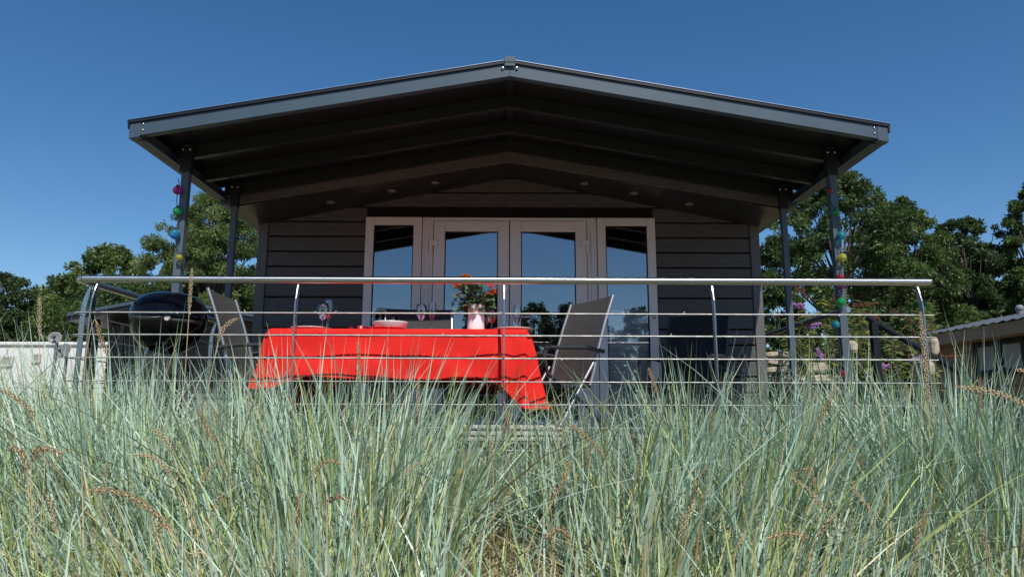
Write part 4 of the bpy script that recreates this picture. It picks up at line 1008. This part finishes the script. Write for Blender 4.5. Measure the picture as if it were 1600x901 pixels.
def tints(g, n, dry=.12, fresh=.2):
    a = np.array([.17, .28, .185]); bcol = np.array([.66, .83, .66]); t = g.random((n, 1)); c = a * (1 - t) + bcol * t
    k = g.random(n)
    fr = (k < fresh); c[fr] = np.array([.20, .28, .09]) * (1 - t[fr]) + np.array([.66, .72, .28]) * t[fr]
    dr_ = (k > 1 - dry); c[dr_] = np.array([.30, .22, .10]) * (1 - t[dr_]) + np.array([.72, .62, .38]) * t[dr_]
    return c
def field(name, n, xr, yr, hr, seed, dens=None, wid=(.008, .017), clump=.06, per=26, dry=.15, fresh=.28, lean_k=1.0):
    g = np.random.default_rng(seed); nc = n // per
    cx = g.uniform(xr[0], xr[1], nc * 2); cy = g.uniform(yr[0], yr[1], nc * 2)
    if dens is not None:
        keep = g.random(nc * 2) < dens(cx, cy); cx, cy = cx[keep][:nc], cy[keep][:nc]
    else: cx, cy = cx[:nc], cy[:nc]
    nc = len(cx); ci = np.repeat(np.arange(nc), per)
    r_ = np.abs(g.normal(0, clump, nc * per)); a = g.uniform(0, 2 * np.pi, nc * per)
    X = cx[ci] + r_ * np.cos(a); Y = cy[ci] + r_ * np.sin(a)
    ok = ~((np.abs(X) < 2.75) & (Y > 3.97) & (Y < 16)) & ~((X > 2.6) & (X < 3.9) & (Y > 4.0) & (Y < 5.2))
    X, Y, ci, r_, a = X[ok], Y[ok], ci[ok], r_[ok], a[ok]; nn = len(X)
    hc = (g.uniform(hr[0], hr[1], nc) * (1 + .10 * np.sin(cx * 3.1 + cy * 2) * np.cos(cx * 1.3 - cy * 2.7) + .05 * np.sin(cx * 9)))[ci]; H = hc * g.uniform(.55, 1.08, nn)
    dip = np.exp(-((X - .05) / .8) ** 2) * .07 * (Y > 2.4); H *= (1 - dip) * (1 - .50 * sstep(2.15, 2.85, X)) * (1 + .16 * sstep(1.9, 2.7, -X)); 
    lx = .16 * np.sin(cx * 1.7 + cy * 2.2 + 1) + .10 * np.sin(cx * 4.3 - cy * 1.1) + .10 * np.tanh(cx * .8); ly = -.10 + .1 * np.sin(cy * 3 + cx * 1.3)
    lean = np.stack([lx[ci] * lean_k + np.cos(a) * r_ * 1.5, ly[ci] * lean_k + np.sin(a) * r_ * 1.5], 1)
    W_ = g.uniform(wid[0], wid[1], nn)
    t = tints(g, nn, dry, fresh)
    return blades(name, X, Y, gz(X, Y) - .03, H, lean, W_, t, seed=seed + 1)
def dens_front(x, y):
    half = 0.9 + y * .80
    d = (np.abs(x) < half + .3).astype(float)
    d *= np.clip(.5 + .16 * y, 0, 1)
    hole = np.exp(-(((x - .04) / .40) ** 4 + ((y - 2.95) / .8) ** 4)); d *= 1 - .93 * hole
    return d
tag(field('lyme_grass', 30000, (-4.6, 4.9), (1.25, 4.3), (.50, .82), 31, dens_front), 'blue green lyme grass filling the foreground in front of the deck', 'grass', kind='stuff')
tag(field('tall_lyme_grass', 11500, (-3.8, 4.1), (2.9, 4.0), (.80, 1.10), 37, lambda x, y: (1 - .2 * np.exp(-((x - .0) / .8) ** 2)) * (1 - .95 * np.exp(-((x - .04) / .35) ** 4) * (y < 3.35)), wid=(.009, .0145), dry=.05, fresh=.15, clump=.06), 'taller blue green lyme grass rising in front of the railing', 'grass', kind='stuff')
def dens_side(x, y): return ((x < -2.75) | (x > 2.9)).astype(float) * np.clip(1.25 - .08 * y, .25, 1)
tag(field('side_grass', 16000, (-9.5, 9.5), (3.6, 11), (.42, .66), 41, dens_side, wid=(.008, .014), per=26, clump=.12, fresh=.35), 'lyme grass growing on both sides of the deck and towards the neighbours', 'grass', kind='stuff')
g = np.random.default_rng(71); n = 24000; X = g.uniform(-4.4, 4.4, n); Y = g.uniform(1.5, 4.0, n)
ok = (np.sin(X * 2.9 + Y * 1.7) * np.cos(X * 1.1 - Y * 3.3) + g.normal(0, .5, n) > -.1) & (np.exp(-(((X - .04) / .4) ** 4 + ((Y - 2.95) / .8) ** 4)) < .5); X, Y = X[ok], Y[ok]; n = len(X)
th = np.stack([g.normal(.05, .5, n), g.normal(-.1, .5, n)], 1); c = tints(g, n, .30, .55)
tag(blades('fine_green_shoots', X, Y, gz(X, Y) - .02, g.uniform(.25, .52, n), th, g.uniform(.004, .008, n), c, segs=5, seed=72), 'finer yellow green and straw coloured shoots tangled between the broad blades', 'grass', kind='stuff')
# far grass and lawn
g = np.random.default_rng(55); n = 16000; X = g.uniform(-22, 20, n); Y = g.uniform(9, 24, n)
ok = ~((np.abs(X) < 2.8)) & ~((X > 7.5) & (Y < 14)); X, Y = X[ok], Y[ok]; n = len(X)
tag(blades('far_grass', X, Y, gz(X, Y) - .02, g.uniform(.15, .4, n), np.zeros((n, 2)), g.uniform(.02, .04, n), tints(g, n, .15, .7), segs=3, seed=56), 'greener short grass between the cabins farther back', 'grass', kind='stuff')
# under-storey of short shoots and dry thatch lying on the soil
g = np.random.default_rng(61); n = 26000; X = g.uniform(-4.2, 4.4, n); Y = g.uniform(1.4, 4.2, n); ok = ~((np.abs(X) < 2.7) & (Y > 3.95)); X, Y = X[ok], Y[ok]; n = len(X)
th = np.stack([g.normal(0, .9, n), g.normal(0, .9, n)], 1)
c = tints(g, n, .85, .1); c[:, :] *= g.uniform(.4, .95, (n, 1))
tag(blades('dry_thatch', X, Y, gz(X, Y) + g.uniform(-.01, .10, n), g.uniform(.08, .26, n), th, g.uniform(.004, .008, n), c, segs=4, seed=62), 'dry straw coloured thatch lying between the grass clumps', 'dry grass', kind='stuff')

# ------------------------------------------------------------------ seed stalks with ears
def seed_stalk(ptsW, nlen, label, m_ear, rad=.0075, seed=1, group='seed stalks of the lyme grass'):
    """ptsW: world points from the ground to the tip; the last nlen part is the ear"""
    r_ = random.Random(seed); pts = [Vector(p) for p in ptsW]
    # resample by arc length with Catmull-Rom
    out = []
    q = [pts[0]] + pts + [pts[-1]]
    for i in range(1, len(q) - 2):
        for k in range(10):
            t = k / 10; p0, p1, p2, p3 = q[i-1], q[i], q[i+1], q[i+2]
            out.append(.5 * ((2 * p1) + (-p0 + p2) * t + (2*p0 - 5*p1 + 4*p2 - p3) * t * t + (-p0 + 3*p1 - 3*p2 + p3) * t ** 3))
    out.append(pts[-1]); d = [0]
    for i in range(1, len(out)): d.append(d[-1] + (out[i] - out[i-1]).length)
    tot = d[-1]; s = thing('grass_seed_stalk', label, 'seed stalk', out[0], group=group); o0 = out[0]
    b = MB(); b.tube([p - o0 for p in out], [.0024 - .0009 * x / tot for x in d], 5); b.build('stem', M['straw'], s)
    rad *= 1.4
    b = MB(); start = tot - nlen; ne = int(nlen / .0032)
    for k in range(ne):
        x = start + nlen * k / ne; i = next((j for j in range(1, len(d)) if d[j] >= x), len(d) - 1); t = (x - d[i-1]) / max(1e-6, d[i] - d[i-1])
        p = out[i-1].lerp(out[i], t) - o0; tg = (out[i] - out[i-1]).normalized(); u = tg.orthogonal().normalized(); w = tg.cross(u); f = k / ne
        env = rad * (min(1, f * 6) * min(1, (1 - f) * 3.5 + .25)); a = k * 2.4; rd = u * math.cos(a) + w * math.sin(a)
        c = p + rd * env * .55; L_ = r_.uniform(.009, .014); ax = (tg + rd * .35).normalized(); s1 = ax.orthogonal().normalized() * env * .42; s2 = ax.cross(s1)
        b.add([c, c + ax * L_ * .45 + s1, c + ax * L_ * .45 + s2, c + ax * L_ * .45 - s1, c + ax * L_ * .45 - s2, c + ax * L_],
              [(0, 2, 1), (0, 3, 2), (0, 4, 3), (0, 1, 4), (5, 1, 2), (5, 2, 3), (5, 3, 4), (5, 4, 1)])
    b.build('ear', m_ear, s)
E, EB = M['ear'], M['earb']
def sp(px_pts, Y, ear, label, m_, rad=.0075, seed=1, down=True):
    w = [P(a, c, Y) for a, c in px_pts]
    if down:
        g0 = Vector((w[0].x + (w[0].x - w[1].x) * .3, w[0].y, gz(w[0].x, Y).item() - .02))
        if g0.z < w[0].z - .03: w = [g0] + w
    seed_stalk(w, ear, label, m_, rad, seed)
sp([(285, 640), (292, 540), (300, 420)], 3.4, .23, 'pale upright seed stalk crossing in front of the barbecue', E, .0065, 1)
sp([(62, 640), (62, 560), (62, 465)], 3.5, .21, 'single upright seed ear standing in front of the caravan at far left', E, .0065, 2)
sp([(322, 640), (335, 560), (348, 515), (371, 497)], 3.3, .16, 'seed ear curving right in front of the left folding chair', E, .0085, 3)
sp([(128, 640), (134, 560), (147, 500), (158, 530), (168, 556)], 3.4, .2, 'arched seed ear folded over beside the left railing post', EB, .0075, 4)
sp([(330, 900), (290, 860), (240, 800), (190, 770), (138, 765)], 2.1, .30, 'long brown arching ear in the lower left foreground', EB, .0065, 5)
sp([(310, 850), (278, 760), (245, 718), (210, 709)], 2.5, .17, 'tan ear bending left above the long brown arching one', E, .006, 6)
sp([(300, 800), (278, 735), (262, 690), (238, 668)], 2.6, .14, 'tan curved ear beside the centre left clump', E, .0075, 7)
sp([(70, 720), (50, 650), (30, 625), (0, 607)], 2.6, .2, 'brown ear drooping to the left at the left edge', EB, .0065, 8)
sp([(46, 900), (44, 760), (35, 710), (14, 698)], 2.2, .12, 'brown ear bending left on the upright stalk pair at far left', EB, .0065, 9)
sp([(56, 900), (48, 760), (58, 703), (100, 708)], 2.2, .14, 'brown ear bending right on the upright stalk pair at far left', EB, .0065, 10)
sp([(362, 780), (345, 720), (330, 680), (311, 641)], 2.8, .15, 'brown slanted ear below the barbecue', EB, .0065, 11)
sp([(455, 840), (488, 745), (510, 720), (534, 724)], 2.4, .13, 'hooked brown ear left of the centre', EB, .0055, 12)
sp([(600, 760), (570, 640), (563, 590), (558, 535)], 3.3, .15, 'thin upright ear in front of the middle of the tablecloth', EB, .0055, 13)
sp([(650, 760), (655, 650), (653, 620), (655, 590)], 3.1, .12, 'short upright ear below the tablecloth centre', E, .0055, 14)
sp([(1000, 820), (960, 740), (925, 690), (884, 660)], 2.7, .2, 'brown arching ear right of the tablecloth corner', EB, .0065, 15)
sp([(820, 880), (865, 780), (880, 750), (890, 720)], 2.3, .16, 'dark brown ear leaning right in the centre foreground', EB, .0055, 16)
sp([(1035, 720), (1032, 640), (1022, 600), (1013, 575)], 3.0, .13, 'brown ear in front of the right window post', EB, .0065, 17)
sp([(1452, 880), (1453, 720), (1448, 600), (1438, 487)], 2.9, .42, 'very tall pale seed ear beside the end post of the railing', E, .0075, 18)
sp([(1530, 860), (1530, 700), (1531, 650), (1531, 592)], 2.9, .17, 'upright ear with broken tip at the right', EB, .0065, 19, True)
sp([(1700, 740), (1640, 660), (1570, 618), (1492, 603)], 2.3, .3, 'pale ear arching in from the right edge', E, .0075, 20)
sp([(1700, 700), (1660, 600), (1630, 585), (1588, 577)], 2.4, .16, 'short pale ear entering at the right edge above the arching one', E, .007, 21)
sp([(1270, 720), (1280, 660), (1300, 620), (1306, 604)], 3.0, .2, 'brown ear leaning right among the tall right blades', EB, .0065, 22)
sp([(1400, 860), (1375, 810), (1345, 780), (1330, 752)], 2.2, .12, 'small brown ear in the right foreground', E, .005, 23)
sp([(1310, 850), (1290, 800), (1262, 765), (1234, 745)], 2.2, .16, 'thin tan ear slanting left in the right foreground', E, .005, 24)
sp([(1180, 860), (1200, 840), (1235, 833), (1262, 840)], 2.0, .12, 'reddish brown ear lying nearly flat near the bottom right', EB, .0055, 25)
r8 = random.Random(77)
cols = [(60, 'under the white caravan'), (190, 'below the left railing corner'), (330, 'below the kettle barbecue'), (450, 'under the left end of the red cloth'), (610, 'under the middle of the red cloth'),
        (790, 'below the flower vase and middle post'), (930, 'below the right folding chair'), (1090, 'below the black chair by the wall'), (1260, 'under the cabin corner'), (1400, 'below the end of the handrail'), (1540, 'under the taupe cabin')]
rows = [(600, 640, 'reaching up against the railing rods'), (670, 730, 'half way down the grass'), (760, 830, 'low in the near grass')]
for ci_, (cx_, cn_) in enumerate(cols):
    for ri_, (ya_, yb_, rn_) in enumerate(rows):
        if (ci_ * 3 + ri_) % 7 == 3: continue
        px_ = cx_ + r8.uniform(-45, 45); py_ = r8.uniform(ya_, yb_); Y = 3.6 - (py_ - 590) / 250 * 1.5; ln = r8.uniform(-50, 50); h_ = r8.uniform(70, 120)
        tip = (px_ + ln, py_); mid = (px_ + ln * .45, py_ + h_ * .35); bs = (px_, py_ + h_ * 1.3); pts = [bs, mid, tip]
        if r8.random() < .35: pts = [bs, mid, (px_ + ln * .8, py_ + 4), (px_ + ln * 1.5, py_ + 18)]
        sp(pts, Y, r8.uniform(.10, .18), 'thin seed ear %s, %s' % (cn_, rn_.replace('reaching up against the railing rods', 'reaching the railing rods')), r8.choice((E, EB)), r8.uniform(.005, .0075), 100 + ci_ * 3 + ri_)
